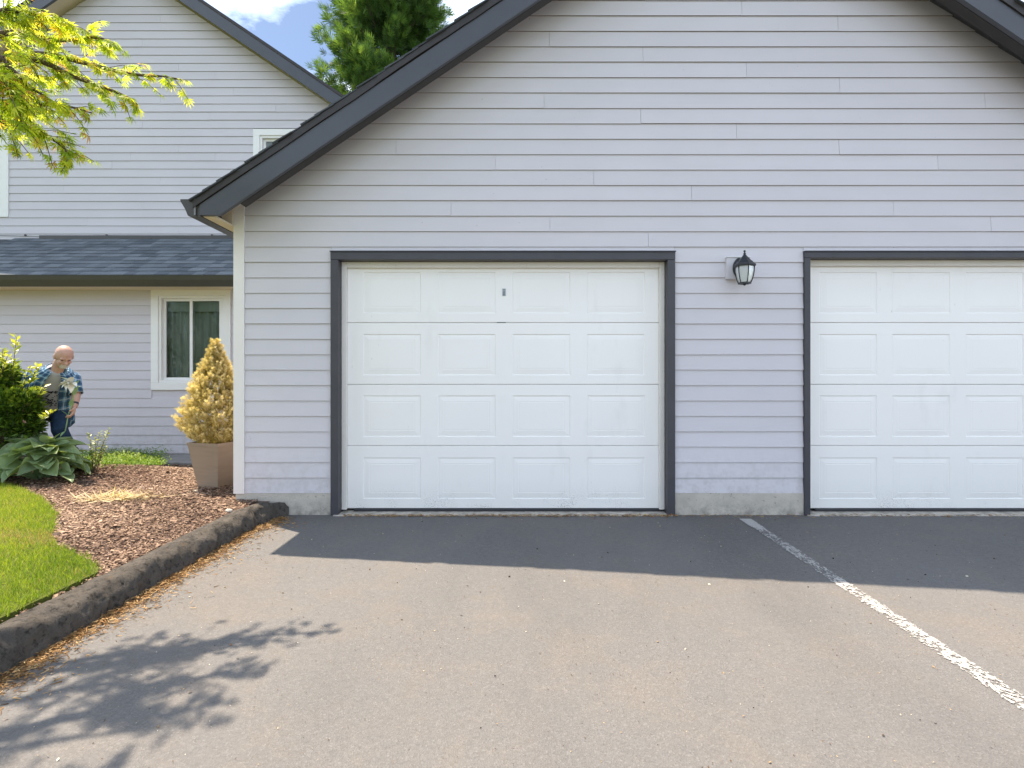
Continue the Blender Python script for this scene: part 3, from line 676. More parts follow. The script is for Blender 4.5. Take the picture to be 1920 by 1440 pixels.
# ------------------------------------------------------------------ paving by the wall, planter
for i, (x0, x1, y0, y1, z, r_) in enumerate(((-5.3, -4.35, 2.36, 3.08, .052, .02), (-4.33, -3.45, 2.30, 3.06, .055, -.03), (-3.42, -2.5, 2.33, 3.08, .05, .01))):
    o = boxes('paving_slab', [(-(x1-x0)/2, (x1-x0)/2, -(y1-y0)/2, (y1-y0)/2, -.08, 0)], 'slab', None, .008, ((x0+x1)/2, (y0+y1)/2, z+.02)); o.rotation_euler = (0, 0, r_)
    tag(o, ['grey paving slab at the house wall nearest the leafy ground cover', 'grey paving slab at the house wall, middle of three', 'grey paving slab at the house wall behind the planter'][i], 'paving slab', 'paving slabs along the house wall')
o = boxes('concrete_pad', [(-.30, .30, -.24, .24, -.12, 0)], 'foundation', None, .012, (-2.74, .46, .128)); o.rotation_euler[2] = R(8)
tag(o, 'small rough concrete pad under the brown planter', 'concrete pad')
PX, PY, PZ, PH = -2.875, .57, .130, .44
pot = thing('planter', 'tapered square brown planter at the garage corner', 'planter', (PX, PY, PZ))
def sq(h, z): return [(-h, -h, z), (h, -h, z), (h, h, z), (-h, h, z)]
prof = [(.118, 0), (.178, PH-.03), (.182, PH-.03), (.184, PH), (.170, PH), (.166, PH-.05)]
V = []; [V.extend(sq(h, z)) for h, z in prof]
F = [(0, 3, 2, 1)]+[(i*4+k, i*4+(k+1) % 4, (i+1)*4+(k+1) % 4, (i+1)*4+k) for i in range(len(prof)-1) for k in range(4)]
o = ob('pot_body', V, F, 'pot', pot); o.rotation_euler[2] = R(-16)
o = ob('potting_soil', sq(.166, PH-.05), [(0, 1, 2, 3)], 'mulch_soil', pot); o.rotation_euler[2] = R(-16)

# spray template for conifers: a flat tuft of thin needles
def tuft(n=7, w=.10, spread=1.0):
    V, F = [], []
    for i in range(n):
        a = (i/(n-1)-.5)*spread*2; l = 1-.35*abs(a); b0 = .30*(i % 3)/3
        d = np.array([math.sin(a), math.cos(a), .18*math.sin(i*2.1)]); s = np.array([d[1], -d[0], 0])*w*.5; p0 = np.array([0, b0, 0])
        k = len(V); V += [p0-s*.6, p0+d*l*.55+s, p0+d*l, p0+d*l*.55-s]; F.append((k, k+1, k+2, k+3))
    return V, F
CR = thing('potted_conifer', 'golden dwarf conifer with pointed crown growing in the brown planter', 'conifer', (PX-.02, PY, PZ+PH-.05))
tubes('trunk', [([(0, 0, 0), (0, 0, .5), (.0, 0, .85)], [.02, .012, .003])], 'bark', CR)
# crown profile (height, radius) from the photo: full below, tapering to a tip
hp = np.array([0, .06, .16, .28, .40, .53, .64, .74, .84, .93, 1.0]); rp = np.array([.06, .18, .265, .285, .26, .195, .150, .098, .055, .028, .006])
NC, NT = 1500, 22
hh = RNG.beta(1.05, 1.5, NC)*1.0; az = RNG.uniform(0, 2*PI, NC)
lump = 1+.07*np.sin(az*3+hh*15)+.06*np.sin(az*5-hh*27+1)
fr_ = np.sqrt(RNG.uniform(.25, 1., NC)); rad = np.interp(hh, hp, rp)*lump*fr_
base = np.stack([rad*np.cos(az), rad*np.sin(az), hh], 1)
ax_ = np.stack([np.cos(az)*.75, np.sin(az)*.75, .55+.5*RNG.random(NC)+hh*.8], 1)+RNG.normal(0, .22, (NC, 3)); ax_ /= np.linalg.norm(ax_, axis=1, keepdims=True)
ln_ = RNG.uniform(.07, .13, NC)*(1-.5*hh)
tt = RNG.random((NC, NT)); pos = (base[:, None]+ax_[:, None]*(tt*ln_[:, None])[..., None]+RNG.normal(0, .005, (NC, NT, 3))).reshape(-1, 3)
dirs = (np.repeat(ax_[:, None], NT, 1)+RNG.normal(0, .32, (NC, NT, 3))).reshape(-1, 3)
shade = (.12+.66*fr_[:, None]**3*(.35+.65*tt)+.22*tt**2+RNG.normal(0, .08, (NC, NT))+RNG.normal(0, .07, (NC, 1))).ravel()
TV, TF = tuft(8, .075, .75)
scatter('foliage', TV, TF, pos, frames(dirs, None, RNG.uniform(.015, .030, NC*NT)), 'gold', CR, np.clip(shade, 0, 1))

# ------------------------------------------------------------------ man in an open plaid shirt
def loftgeo(rings, n=20, a0=0., a1=2*PI, cap=True):
    """rings: (centre, rx, ry, tangent, side) -> verts/faces/uv; the side vector points to angle 0"""
    V, F, U = [], [], []; closed = abs(a1-a0-2*PI) < 1e-6; m = n if closed else n+1
    for j, (c, rx, ry, t, s) in enumerate(rings):
        t = Vector(t).normalized(); s = Vector(s); s = (s-t*s.dot(t)).normalized(); f = t.cross(s)
        for k in range(m):
            a = a0+(a1-a0)*k/n; V.append(Vector(c)+s*(rx*math.cos(a))+f*(ry*math.sin(a))); U.append((k/n, j/(len(rings)-1)))
    for j in range(len(rings)-1):
        for k in range(n):
            q = (k+1) % m if closed else k+1
            F.append((j*m+k, j*m+q, (j+1)*m+q, (j+1)*m+k))
    if closed and cap: F += [tuple(range(m-1, -1, -1)), tuple(range((len(rings)-1)*m, len(rings)*m))]
    return V, F, U
def limb(pts, rads, side=(1, 0, 0), flat=1.):
    out = []
    for i, p in enumerate(pts):
        t = Vector(pts[min(i+1, len(pts)-1)])-Vector(pts[max(0, i-1)]); r_ = rads[i]
        out.append((p, r_, r_*flat, t, side))
    return out
def fuse(name, parts, mat, parent, voxel, smooth=3):
    V, F = [], []
    for v, f in parts:
        k = len(V); V += [tuple(x) for x in v]; F += [tuple(i+k for i in q) for q in f]
    o = ob(name, V, F, mat, parent, True)
    bm = bmesh.new(); bm.from_mesh(o.data); bmesh.ops.recalc_face_normals(bm, faces=bm.faces); bm.to_mesh(o.data); bm.free()
    m = o.modifiers.new('remesh', 'REMESH'); m.mode = 'VOXEL'; m.voxel_size = voxel; m.use_smooth_shade = True
    s = o.modifiers.new('smooth', 'SMOOTH'); s.iterations = smooth; s.factor = .5
    dg = bpy.context.evaluated_depsgraph_get(); me = bpy.data.meshes.new_from_object(o.evaluated_get(dg)); o.modifiers.clear(); o.data = me
    me.polygons.foreach_set('use_smooth', [True]*len(me.polygons)); return o
def ball(c, r, rot=None, n=14):
    V, F = [], []
    for i in range(n+1):
        th = PI*i/n
        for k in range(2*n):
            a = PI*k/n; v = Vector((r[0]*math.sin(th)*math.cos(a), r[1]*math.sin(th)*math.sin(a), r[2]*math.cos(th)))
            if rot is not None: v = rot @ v
            V.append(Vector(c)+v)
    F = [(i*2*n+k, i*2*n+(k+1) % (2*n), (i+1)*2*n+(k+1) % (2*n), (i+1)*2*n+k) for i in range(n) for k in range(2*n)]
    return V, F
b = MB('skin'); b.col(b.mix(b.noise(35, 4), (.42, .24, .175), (.52, .32, .25))).set(.5, .35); b.p.inputs['Subsurface Weight'].default_value = .08; b.p.inputs['Subsurface Radius'].default_value = (.02, .008, .004); M['skin'] = b.m
b = MB('white_beard'); b.col(b.mix(b.noise(160, 3), (.46, .38, .33), (.64, .58, .53))).set(.85, .2).bump(b.noise(200, 3), .8, .004); M['beard'] = b.m
b = MB('eye_brow'); b.col((.12, .08, .06)).set(.6, .3); M['brow'] = b.m
def plaid():
    b = MB('blue_plaid_cotton'); u = b.n('UVMap'); x, y, z = b.sep(u.outputs[0])
    def bands(v, f, w, ph=0.): return b.math('LESS_THAN', b.math('FRACT', b.math('ADD', b.math('MULTIPLY', v, f), ph)), w)
    k = b.mix(b.math('MULTIPLY', bands(x, 15, .5), .75), (.16, .33, .50), (.025, .06, .13))
    k = b.mix(b.math('MULTIPLY', bands(y, 9, .5), .65), k, (.02, .05, .11))
    k = b.mix(b.math('MULTIPLY', bands(x, 15, .09, .3), .7), k, (.55, .62, .66)); k = b.mix(b.math('MULTIPLY', bands(y, 9, .10, .3), .6), k, (.50, .58, .62))
    b.col(k).set(.85, .15).bump(b.noise(24, 4), .4, .01); return b.m
M['plaid'] = plaid()
b = MB('grey_tshirt'); b.col(b.mix(b.noise(30, 4), (.32, .32, .34), (.41, .41, .43))).set(.9, .1); M['tee'] = b.m
b = MB('black_tshirt_print'); b.col((.03, .03, .035)).set(.8, .1); M['print'] = b.m
b = MB('dark_denim'); b.col(b.mix(b.noise(16, 6), (.010, .022, .050), (.035, .065, .12))).set(.85, .15).bump(b.noise(14, 4), .5, .02); M['denim'] = b.m
b = MB('brown_shoe'); b.col((.06, .045, .035)).set(.6, .3); M['shoe'] = b.m
gman = gz((98-960)/FPX*5.85, 1.25)-.004
MLOC = Vector(((98-960)/FPX*5.85, 5.85-D, gman))
man = thing('person', 'bald bearded person in open blue plaid shirt and jeans, leaning forward behind the hosta', 'person', MLOC)
def mj(px_, py_, dep): return at(px_, py_, dep)-MLOC
Fd = Vector((.55, -.83, 0)).normalized(); Ld = Vector((.83, .55, 0)).normalized()
pelv, waist, chest, neckb, headc = mj(95, 770, 5.90), mj(96, 747, 5.84), mj(98, 720, 5.76), mj(107, 691, 5.66), mj(120, 669, 5.58)
shR, shL = mj(60, 704, 5.60), mj(136, 707, 5.82)
elR, wrR = mj(47, 738, 5.58), mj(50, 775, 5.48)
elL, wrL, haL = mj(143, 741, 5.78), mj(139, 764, 5.68), mj(136, 776, 5.64)
parts = []
tor = [(pelv-Vector((0, 0, .06)), .15, .11), (pelv+Vector((0, 0, .04)), .165, .12), (waist, .165, .125), (chest, .175, .125), (chest.lerp(neckb, .55), .165, .10), (neckb-Vector((0, 0, .01)), .10, .075), (neckb, .07, .07)]
def torso(scale, lst=tor): return [(c, rx*scale, ry*scale, (neckb-pelv), Ld) for c, rx, ry in lst]
v, f, _ = loftgeo(torso(.93)); parts.append((v, f))
v, f, _ = loftgeo(limb([neckb-Vector((0, 0, .05)), neckb.lerp(headc, .35), headc], [.064, .058, .055])); parts.append((v, f))
# head: gaze down and to the photo's right
gaze = Vector((.66, -.48, -.62)).normalized(); hx = gaze.cross(Vector((0, 0, 1))).normalized(); hz = hx.cross(gaze).normalized()
HR = Matrix((hx, gaze, hz)).transposed()            # local x right, y forward, z up
def hd(x, y, z): return headc+HR @ Vector((x, y, z))
parts.append(ball(headc+HR @ Vector((0, -.012, .030)), (.076, .094, .088), HR)); parts.append(ball(hd(0, .022, -.045), (.056, .064, .066), HR))
parts.append(ball(hd(0, .052, -.082), (.036, .034, .030), HR)); parts.append(ball(hd(0, .098, -.020), (.015, .022, .018), HR)); parts.append(ball(hd(0, .082, .010), (.009, .014, .026), HR))
for s in (-1, 1):
    parts.append(ball(hd(.076*s, -.012, -.008), (.010, .022, .034), HR)); parts.append(ball(hd(.030*s, .072, .026), (.024, .014, .010), HR)); parts.append(ball(hd(.036*s, .062, -.022), (.022, .018, .018), HR))
for pts, rr_ in (([shL, elL, wrL], [.050, .040, .028]), ([shR, elR, wrR], [.050, .040, .028])):
    v, f, _ = loftgeo(limb([pts[0], pts[0].lerp(pts[1], .5), pts[1], pts[1].lerp(pts[2], .4), pts[2]], [rr_[0], .046, rr_[1], .039, rr_[2]])); parts.append((v, f))
def hand(w, h, thumb, curl):
    d = (h-w).normalized(); out = []; s = d.cross(curl).normalized()
    out.append(loftgeo(limb([w-d*.01, w+d*.035, w+d*.085], [.026, .036, .034], s, .55))[:2])
    for i in range(4):
        b0 = w+d*.075+s*(-.027+.018*i); l = (.070, .080, .075, .058)[i]
        p1 = b0+d*l*.42+curl*.010; p2 = p1+(d*.35+curl*.9).normalized()*l*.34; p3 = p2+(curl-d*.55).normalized()*l*.28
        out.append(loftgeo(limb([b0-d*.015, p1, p2, p3], [.0100, .0096, .009, .0075], s), 8)[:2])
    t0 = w+d*.03+s*thumb*.030; t1 = t0+(d*.6+s*thumb*.5+curl*.5).normalized()*.035; t2 = t1+(d*.7+curl*.7).normalized()*.03
    out.append(loftgeo(limb([t0, t1, t2], [.013, .0115, .009], s), 8)[:2]); return out
parts += hand(wrL, haL, -1, Vector((-.55, -.75, -.1)).normalized()); parts += hand(wrR, wrR+Vector((.03, -.08, -.08)), 1, Vector((.7, -.3, -.2)).normalized())
hipL, hipR = pelv+Ld*.09, pelv-Ld*.09
knL, anL = Vector((.20, -.14, .45)), Vector((.20, .06, .085)); knR, anR = Vector((-.10, -.16, .44)), Vector((-.20, .14, .10))
for h, k_, a in ((hipL, knL, anL), (hipR, knR, anR)):
    v, f, _ = loftgeo(limb([h, h.lerp(k_, .5), k_, k_.lerp(a, .35), a], [.082, .070, .052, .052, .036])); parts.append((v, f))
body = fuse('body', parts, ['skin', 'beard', 'brow'], man, .0065, 2)
mi_ = []
for p in body.data.polygons:
    q = HR.transposed() @ (Vector(p.center)-headc); k_ = 0
    if q.length < .16 and q.z > -.14:
        if q.y > .022 and q.z < -.078: k_ = 1
        if q.y > .045 and q.z < -.046 and abs(q.x) < .034: k_ = 1
        if -.05 < q.z < .045 and q.y < -.035 and abs(q.x) > .02: k_ = 1
        if q.y > .055 and -.004 < q.z < .006 and .020 < abs(q.x) < .040: k_ = 2
    mi_.append(k_)
body.data.polygons.foreach_set('material_index', mi_)
# t-shirt, with a dark printed patch of blots on the chest
tl = [(pelv+Vector((0, -.005, .0)), .178, .137)]+[(c, rx, ry) for c, rx, ry in tor[2:5]]+[(neckb-Vector((0, .0, .015)), .105, .085), (neckb+Vector((.004, -.012, .004)), .072, .070)]
V, F, U = loftgeo(torso(1.04, tl), 28); tee = ob('t_shirt', V, F, 'tee', man, True)
ax = (neckb-pelv).normalized(); V, F = [], []
fn = ax.cross(Ld); fn = fn if fn.dot(Fd) > 0 else -fn
for i in range(120):
    u, h = random.gauss(0, .045), random.uniform(.16, .36); u = max(-.085, min(.085, u)); t = h/(neckb-pelv).length
    rx = np.interp(t, [0, .35, .6, .8, 1], [.185, .172, .182, .17, .11]); ry = np.interp(t, [0, .35, .6, .8, 1], [.142, .13, .13, .105, .088])
    if i % 4 == 0: h = .35+random.uniform(-.008, .008)
    # centre line of the loft at this height
    cs = [c for c, _, _ in tl]; hs = [(c-pelv).dot(ax) for c in cs]; cc = Vector([np.interp(h, hs, [c[k_] for c in cs]) for k_ in range(3)])
    p = cc+Ld*u+fn*(ry*math.sqrt(max(0, 1-(u/rx)**2))+.007); r_ = random.uniform(.004, .010); k_ = len(V); m_ = random.randint(5, 7); a_ = random.uniform(0, 6)
    for j in range(m_): V.append(p+(Ld*math.cos(2*PI*j/m_+a_)*random.uniform(.6, 1.3)+ax*math.sin(2*PI*j/m_+a_)*random.uniform(.6, 1.3))*r_)
    F.append(tuple(range(k_, k_+m_)))
ob('chest_print', V, F, 'print', tee)
# open plaid shirt: shell with a gap at the front, collar, sleeves
sl2 = [(pelv+Vector((0, 0, -.10)), .205, .165), (pelv, .20, .16), (waist, .19, .15), (chest, .198, .148), (chest.lerp(neckb, .55), .188, .122), (neckb-Vector((0, 0, .02)), .12, .098), (neckb+Vector((0, 0, .01)), .085, .085)]
sgn = 1 if ax.cross(Ld).dot(Fd) > 0 else -1
g0 = .36
V, F, U = loftgeo(torso(1.04, sl2), 44, PI/2*sgn+g0, PI/2*sgn+2*PI-g0)
for i, v in enumerate(V): V[i] = v+Vector((.004*math.sin(i*1.7), .004*math.cos(i*2.3), .003*math.sin(i*.9)))
shirt = ob('plaid_shirt', V, F, 'plaid', man, True, uv=U); m = shirt.modifiers.new('thick', 'SOLIDIFY'); m.thickness = .006
def sleeve(a, b_, t, r0, r1, nm='sleeve'):
    e = a.lerp(b_, t); V, F, U = loftgeo(limb([a+(a-b_)*.16, a, a.lerp(e, .35), a.lerp(e, .7), e], [r0*.75, r0, r0*.97, r1*1.02, r1]), 18, cap=False)
    U = [(u*.42, v*.42) for u, v in U]; o = ob(nm, V, F, 'plaid', shirt, True, uv=U); m = o.modifiers.new('thick', 'SOLIDIFY'); m.thickness = .004
sleeve(shL, elL, .92, .074, .066); sleeve(shR, elR, 1.05, .080, .070)
for s in (-1, 1):
    c0_ = neckb+Ld*s*.052+fn*.055+ax*.018; V = [c0_-Ld*s*.01+ax*.03-fn*.03, c0_+Ld*s*.035+ax*.012, c0_+Ld*s*.038-ax*.05+fn*.02, c0_+Ld*s*.0-ax*.062+fn*.035]
    o = ob('collar', V, [(0, 1, 2, 3)], 'plaid', shirt, uv=[(0, 0), (.06, 0), (.06, .08), (0, .08)]); m = o.modifiers.new('thick', 'SOLIDIFY'); m.thickness = .006
jp = []
v, f, _ = loftgeo([(pelv+Vector((0, .0, -.09)), .14, .115, (0, 0, 1), Ld), (pelv+Vector((0, 0, 0)), .172, .135, (0, 0, 1), Ld), (pelv+Vector((.003, -.01, .07)), .168, .132, (0, 0, 1), Ld)]); jp.append((v, f))
for h, k_, a in ((hipL, knL, anL), (hipR, knR, anR)):
    v, f, _ = loftgeo(limb([h, h.lerp(k_, .5), k_, k_.lerp(a, .4), a+(k_-a)*.04], [.102, .092, .074, .070, .062])); jp.append((v, f))
fuse('jeans', jp, 'denim', man, .012, 3)
for a, d in ((anL, Fd), (anR, Fd)):
    v, f, _ = loftgeo([(a-d*.06+Vector((0, 0, -.045)), .034, .035, d, (0, 0, 1)), (a+Vector((0, 0, -.035)), .048, .042, d, (0, 0, 1)), (a+d*.08+Vector((0, 0, -.052)), .034, .046, d, (0, 0, 1)), (a+d*.17+Vector((0, 0, -.065)), .018, .036, d, (0, 0, 1))], 14); ob('shoe', v, f, 'shoe', man, True)
v, f, _ = loftgeo(limb([wrL+(elL-wrL)*.20, wrL+(elL-wrL)*.34], [.034, .035]), 14, cap=False); ob('wristwatch', v, f, 'rubber', man)

# white flower he holds by the stem
MO = Vector(man.location)
fl = thing('white_flower', 'white flower on a long green stem held by the bearded person', 'flower', MO+haL+Vector((-.02, -.035, -.02)))
b = MB('flower_stem'); b.col(b.mix(b.noise(30, 3), (.16, .30, .13), (.36, .48, .26))).set(.5, .3); M['stem'] = b.m
b = MB('white_petal'); b.col(b.mix(b.noise(25, 3), (.72, .68, .56), (.86, .84, .76))).set(.55, .3); M['petal'] = b.m
sp = [Vector((-.02, -.01, -.16)), Vector((-.01, 0, -.07)), Vector((0, 0, 0)), Vector((.035, .0, .10)), Vector((.075, -.01, .22)), Vector((.09, -.03, .31)), Vector((.08, -.05, .345))]
tubes('stem', [(sp, .0055)], 'stem', fl)
def leafgeo(L, Wd, cup=.1, bend=.2, nu=4, nv=8, heart=False):
    V, U, F = [], [], []
    for j in range(nv+1):
        t = j/nv; w = Wd*(math.sin(PI*min(1, t*.96+.04)**.75)**.9 if not heart else (math.sin(PI*(t*.93+.07)**.62)**.85)); w = max(w, .0015)
        for i in range(nu+1):
            s = i/nu*2-1; V.append((s*w/2, t*L-(.12*L*abs(s)*(1-t)**3 if heart else 0), cup*abs(s)**1.4*w-bend*L*t*t)); U.append((i/nu, t))
    F = [(j*(nu+1)+i, j*(nu+1)+i+1, (j+1)*(nu+1)+i+1, (j+1)*(nu+1)+i) for j in range(nv) for i in range(nu)]
    return V, F, U
hc = Vector((.075, -.06, .35))
for i in range(11):
    ring_ = i // 6; a = i*2*PI/6+ring_*.5; el = (.25, .95)[ring_]; V, F, U = leafgeo(.105-.02*ring_, .062, .25, .35)
    o = ob('petal', V, F, 'petal', fl, True); d = Vector((math.cos(a)*math.cos(el), -math.sin(el)*.9-.15, math.sin(a)*math.cos(el))); o.location = hc; o.rotation_euler = d.to_track_quat('Y', 'Z').to_euler()
for (p, d, l) in ((sp[4], (.35, -.1, .9), .12), (sp[5], (.5, -.1, .7), .10), (sp[3], (.3, -.3, .8), .10), (sp[2], (-.3, -.4, .7), .09), (sp[0], (-.15, -.5, -.5), .085), (sp[5], (.75, .0, .1), .07)):
    V, F, U = leafgeo(l, l*.42, .15, .15); o = ob('leaf', V, F, 'stem', fl, True); o.location = p; o.rotation_euler = Vector(d).to_track_quat('Y', 'Z').to_euler()

# ------------------------------------------------------------------ hosta, shrubs, ground cover
hos = thing('hosta', 'large broad-leaved blue-green hosta at the edge of the mulch bed', 'hosta', (-4.84, .84, gz(-4.84, .84)-.01)); hos.scale = (.88, .80, .82)
lv = [leafgeo(L, w, c, bd, 6, 9, True) for L, w, c, bd in ((.24, .20, .20, .25), (.22, .19, .28, .38), (.19, .16, .16, .15), (.26, .20, .22, .5))]
lm = []
for v, f, u in lv: o = ob('leaf', v, f, 'hosta', None, True, uv=u); lm.append(o.data); bpy.data.objects.remove(o)
N = 110
stl = []
for i in range(N):
    t = (i+.5)/N; a = i*2.39996; tier = 1-t                                # golden-angle rosette: low outer leaves first
    r0 = .05+.37*t**.8; zc = .09+.36*(1-t)**.8+random.uniform(-.03, .03); el = .85*(1-t)-.30+random.gauss(0, .26)
    a += random.uniform(-.45, .45); bx, by = math.cos(a)*r0*1.05, math.sin(a)*r0*.85
    o = bpy.data.objects.new('leaf', random.choice(lm)); C.objects.link(o); o.parent = hos
    d = Vector((math.cos(a)*math.cos(el), math.sin(a)*math.cos(el), math.sin(el)))
    o.location = (bx, by, zc); q = d.to_track_quat('Y', 'Z'); o.rotation_euler = (q @ Matrix.Rotation(random.gauss(0, .45), 3, 'Y').to_quaternion()).to_euler(); o.scale = (random.uniform(.8, 1.3), random.uniform(.7, 1.15), random.uniform(.5, 1.3))
    stl.append(([(0+random.uniform(-.05, .05), random.uniform(-.05, .05), -.03), (bx*.5, by*.5, zc*.75), (bx, by, zc)], [.006, .005, .003]))
tubes('leaf_stalks', stl, 'stem', hos, 5)['kind'] = 'stuff'

def leaf_t(w=.42): return [(0, 0, 0), (w*.5, .45, .06), (0, 1, -.08), (-w*.5, .45, .06), (0, .45, -.02)], [(0, 1, 4), (1, 2, 4), (2, 3, 4), (3, 0, 4)]
LT, LF = leaf_t(.42)
def shrub(name, label, cat, loc, blobs, nl, size, mat, tips=(), stems=10, bias=0.):
    t = thing(name, label, cat, loc); P, Dn, Rn = [], [], []
    for (c, r_, n_) in blobs:
        d = rdir(n_, -.75, 1.); f_ = RNG.uniform(.35, 1., n_)**.6; bump_ = 1+.16*np.sin(d[:, 0]*7+c[0]*9)*np.cos(d[:, 1]*6)+.1*np.sin(d[:, 2]*11)
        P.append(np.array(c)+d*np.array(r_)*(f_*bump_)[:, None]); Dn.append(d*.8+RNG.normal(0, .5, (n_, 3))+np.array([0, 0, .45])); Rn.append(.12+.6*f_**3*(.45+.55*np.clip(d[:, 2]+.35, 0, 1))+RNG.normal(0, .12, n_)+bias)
    for (base, tip, n_) in tips:                        # upright new shoots with pale whorls
        tt = RNG.uniform(.1, 1, n_); b0, t0 = np.array(base), np.array(tip); P.append(b0+(t0-b0)*tt[:, None]+RNG.normal(0, .006, (n_, 3)))
        dd = rdir(n_, -.2, .6); dd[:, 2] += .5; Dn.append(dd); Rn.append(.72+.25*tt+RNG.normal(0, .06, n_))
    P, Dn, Rn = np.concatenate(P), np.concatenate(Dn), np.concatenate(Rn)
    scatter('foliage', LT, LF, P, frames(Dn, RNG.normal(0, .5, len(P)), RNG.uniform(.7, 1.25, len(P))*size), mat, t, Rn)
    ss = []
    for i in range(stems):
        c, r_, _ = random.choice(blobs); e = Vector(c)+Vector((random.uniform(-.7, .7)*r_[0], random.uniform(-.7, .7)*r_[1], random.uniform(0, .8)*r_[2])); ss.append(([(random.uniform(-.06, .06), random.uniform(-.06, .06), -.02), e*.5+Vector((0, 0, .08)), e], [.012, .008, .003]))
    for (base, tip, n_) in tips: ss.append(([base, tip], [.005, .002]))
    tubes('stems', ss, 'bark', t, 5); return t
bl = at(20, 800, 5.48); B0 = (bl.x-.15, bl.y, .10)
def rel(px_, py_, dep): p = at(px_, py_, dep+.33); return (p.x-B0[0], p.y-B0[1], p.z-B0[2])
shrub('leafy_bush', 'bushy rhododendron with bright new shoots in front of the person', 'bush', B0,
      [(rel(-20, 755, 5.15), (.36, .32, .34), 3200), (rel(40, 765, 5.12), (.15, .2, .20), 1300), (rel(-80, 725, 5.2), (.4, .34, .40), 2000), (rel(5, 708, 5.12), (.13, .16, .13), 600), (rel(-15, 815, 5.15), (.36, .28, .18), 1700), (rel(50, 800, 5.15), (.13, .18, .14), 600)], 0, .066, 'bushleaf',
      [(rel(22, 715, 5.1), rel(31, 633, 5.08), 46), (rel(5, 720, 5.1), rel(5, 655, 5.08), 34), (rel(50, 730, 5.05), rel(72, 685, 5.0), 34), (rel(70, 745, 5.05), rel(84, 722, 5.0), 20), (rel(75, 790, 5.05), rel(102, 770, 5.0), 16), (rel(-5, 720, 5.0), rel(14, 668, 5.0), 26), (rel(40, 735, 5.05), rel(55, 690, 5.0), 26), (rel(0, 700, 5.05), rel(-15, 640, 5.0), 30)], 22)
sp0 = at(178, 850, 5.55)
t = thing('leafy_sprig', 'small pale-leaved shrub sprig between the hosta and the ground cover', 'shrub', (sp0.x, sp0.y, gz(sp0.x, sp0.y))); ss = []; P, Dn = [], []
for (px_, py_) in ((205, 805), (196, 818), (178, 822), (168, 815), (172, 835), (200, 838), (187, 812)):
    e = at(px_, py_, 5.55+random.uniform(-.08, .08))-Vector(t.location); ss.append(([(random.uniform(-.03, .03), random.uniform(-.03, .03), -.02), e*.5+Vector((random.uniform(-.02, .02), 0, .02)), e], [.004, .003, .0015]))
    for k in range(24):
        u = .25+.75*k/24; p = (e*.5+Vector((0, 0, .02)))*min(1, u*2)+(e*.5)*max(0, u*2-1); P.append(tuple(p)); a = random.uniform(0, 6.3); Dn.append((math.cos(a), math.sin(a)*.7, .55))
scatter('foliage', LT, LF, P, frames(Dn, RNG.normal(0, .6, len(P)), RNG.uniform(.028, .05, len(P))), 'sprig', t); tubes('stems', ss, 'bark', t, 5)
# ground cover mats
gp2 = [ong(x, y) for x, y in ((66, 890), (130, 888), (205, 881), (250, 878), (300, 880), (306, 871), (285, 862), (240, 856), (200, 852), (150, 855), (110, 868), (70, 880))]
poly = [(p.x, p.y) for p in gp2]; A = np.array(poly)
c = RNG.uniform(A.min(0)-.05, A.max(0)+.25, (60000, 2)); c = c[inside(c, [(x, y+(.25 if i > 5 else 0)) for i, (x, y) in enumerate(poly)])][:9000]; c = c+RNG.normal(0, .05, c.shape)
hgt = .03+.10*RNG.random(len(c))**1.5*(1+.5*np.sin(c[:, 0]*9)*np.cos(c[:, 1]*7))
P = np.column_stack([c, np.array([gz(x, y) for x, y in c])+hgt]); Dn = rdir(len(P), -.1, .8)+np.array([0, 0, .5])
right = (c[:, 0] > (A[:, 0].max()-.75)).astype(float)
tag(scatter('ground_cover', LT, LF, P, frames(Dn, RNG.normal(0, .5, len(P)), RNG.uniform(.018, .034, len(P))), 'cover', None, .15+.5*hgt/.13+.25*right*RNG.random(len(P))+RNG.normal(0, .12, len(P))), 'low bright green ground cover along the back of the mulch', 'ground cover', kind='stuff')

# ------------------------------------------------------------------ mulch chips, grass, straw clump, litter
def heights(P): return np.array([gz(x, y) for x, y in P])
c = np.concatenate([RNG.uniform((-5.6, -1.9), (-2.2, 2.4), (60000, 2)), RNG.uniform((-3.6, -2.4), (-2.2, .5), (16000, 2))])
c = c[~inside(c, lawn_poly)]; N = len(c)
CV = [(-.5, -.2, 0), (.45, -.26, .05), (.5, .2, .0), (-.4, .24, .06), (.0, 0, .14)]; CF = [(0, 1, 4), (1, 2, 4), (2, 3, 4), (3, 0, 4)]
d = rdir(N, -.28, .28)
tag(scatter('mulch_chips', CV, CF, np.column_stack([c, heights(c)+RNG.uniform(-.002, .016, N)]), frames(d, RNG.normal(0, .45, N), RNG.uniform(.007, .025, N)*(1+1.0*(RNG.random(N) > .96)))[:, :, [1, 0, 2]], 'chips', None, RNG.random(N)*.75+.25*np.sin(c[:, 0]*3.1+np.cos(c[:, 1]*4))*RNG.random(N)), 'brown shredded bark mulch chips covering the planting bed', 'mulch', kind='stuff')
GVt = [(-.5, 0, 0), (.5, 0, 0), (.34, .55, .10), (-.34, .55, .10), (0, 1, .32)]; GFt = [(0, 1, 2, 3), (3, 2, 4)]
c = RNG.uniform((-5.6, -3.6), (KX-.2, .75), (150000, 2)); c = c[inside(c, lawn_poly)]
c = c+RNG.normal(0, .016, c.shape)*np.array([1, 1]); vis = np.abs(c[:, 0])/(c[:, 1]+D) < 1.06; c = c[vis]; N = len(c)
dry = np.exp(-((c[:, 0]+2.88)**2/.05+(c[:, 1]+1.16)**2/.018))+.8*np.exp(-((c[:, 0]+3.3)**2/.08+(c[:, 1]+1.12)**2/.012))+.12*np.sin(c[:, 0]*5)*np.sin(c[:, 1]*6)
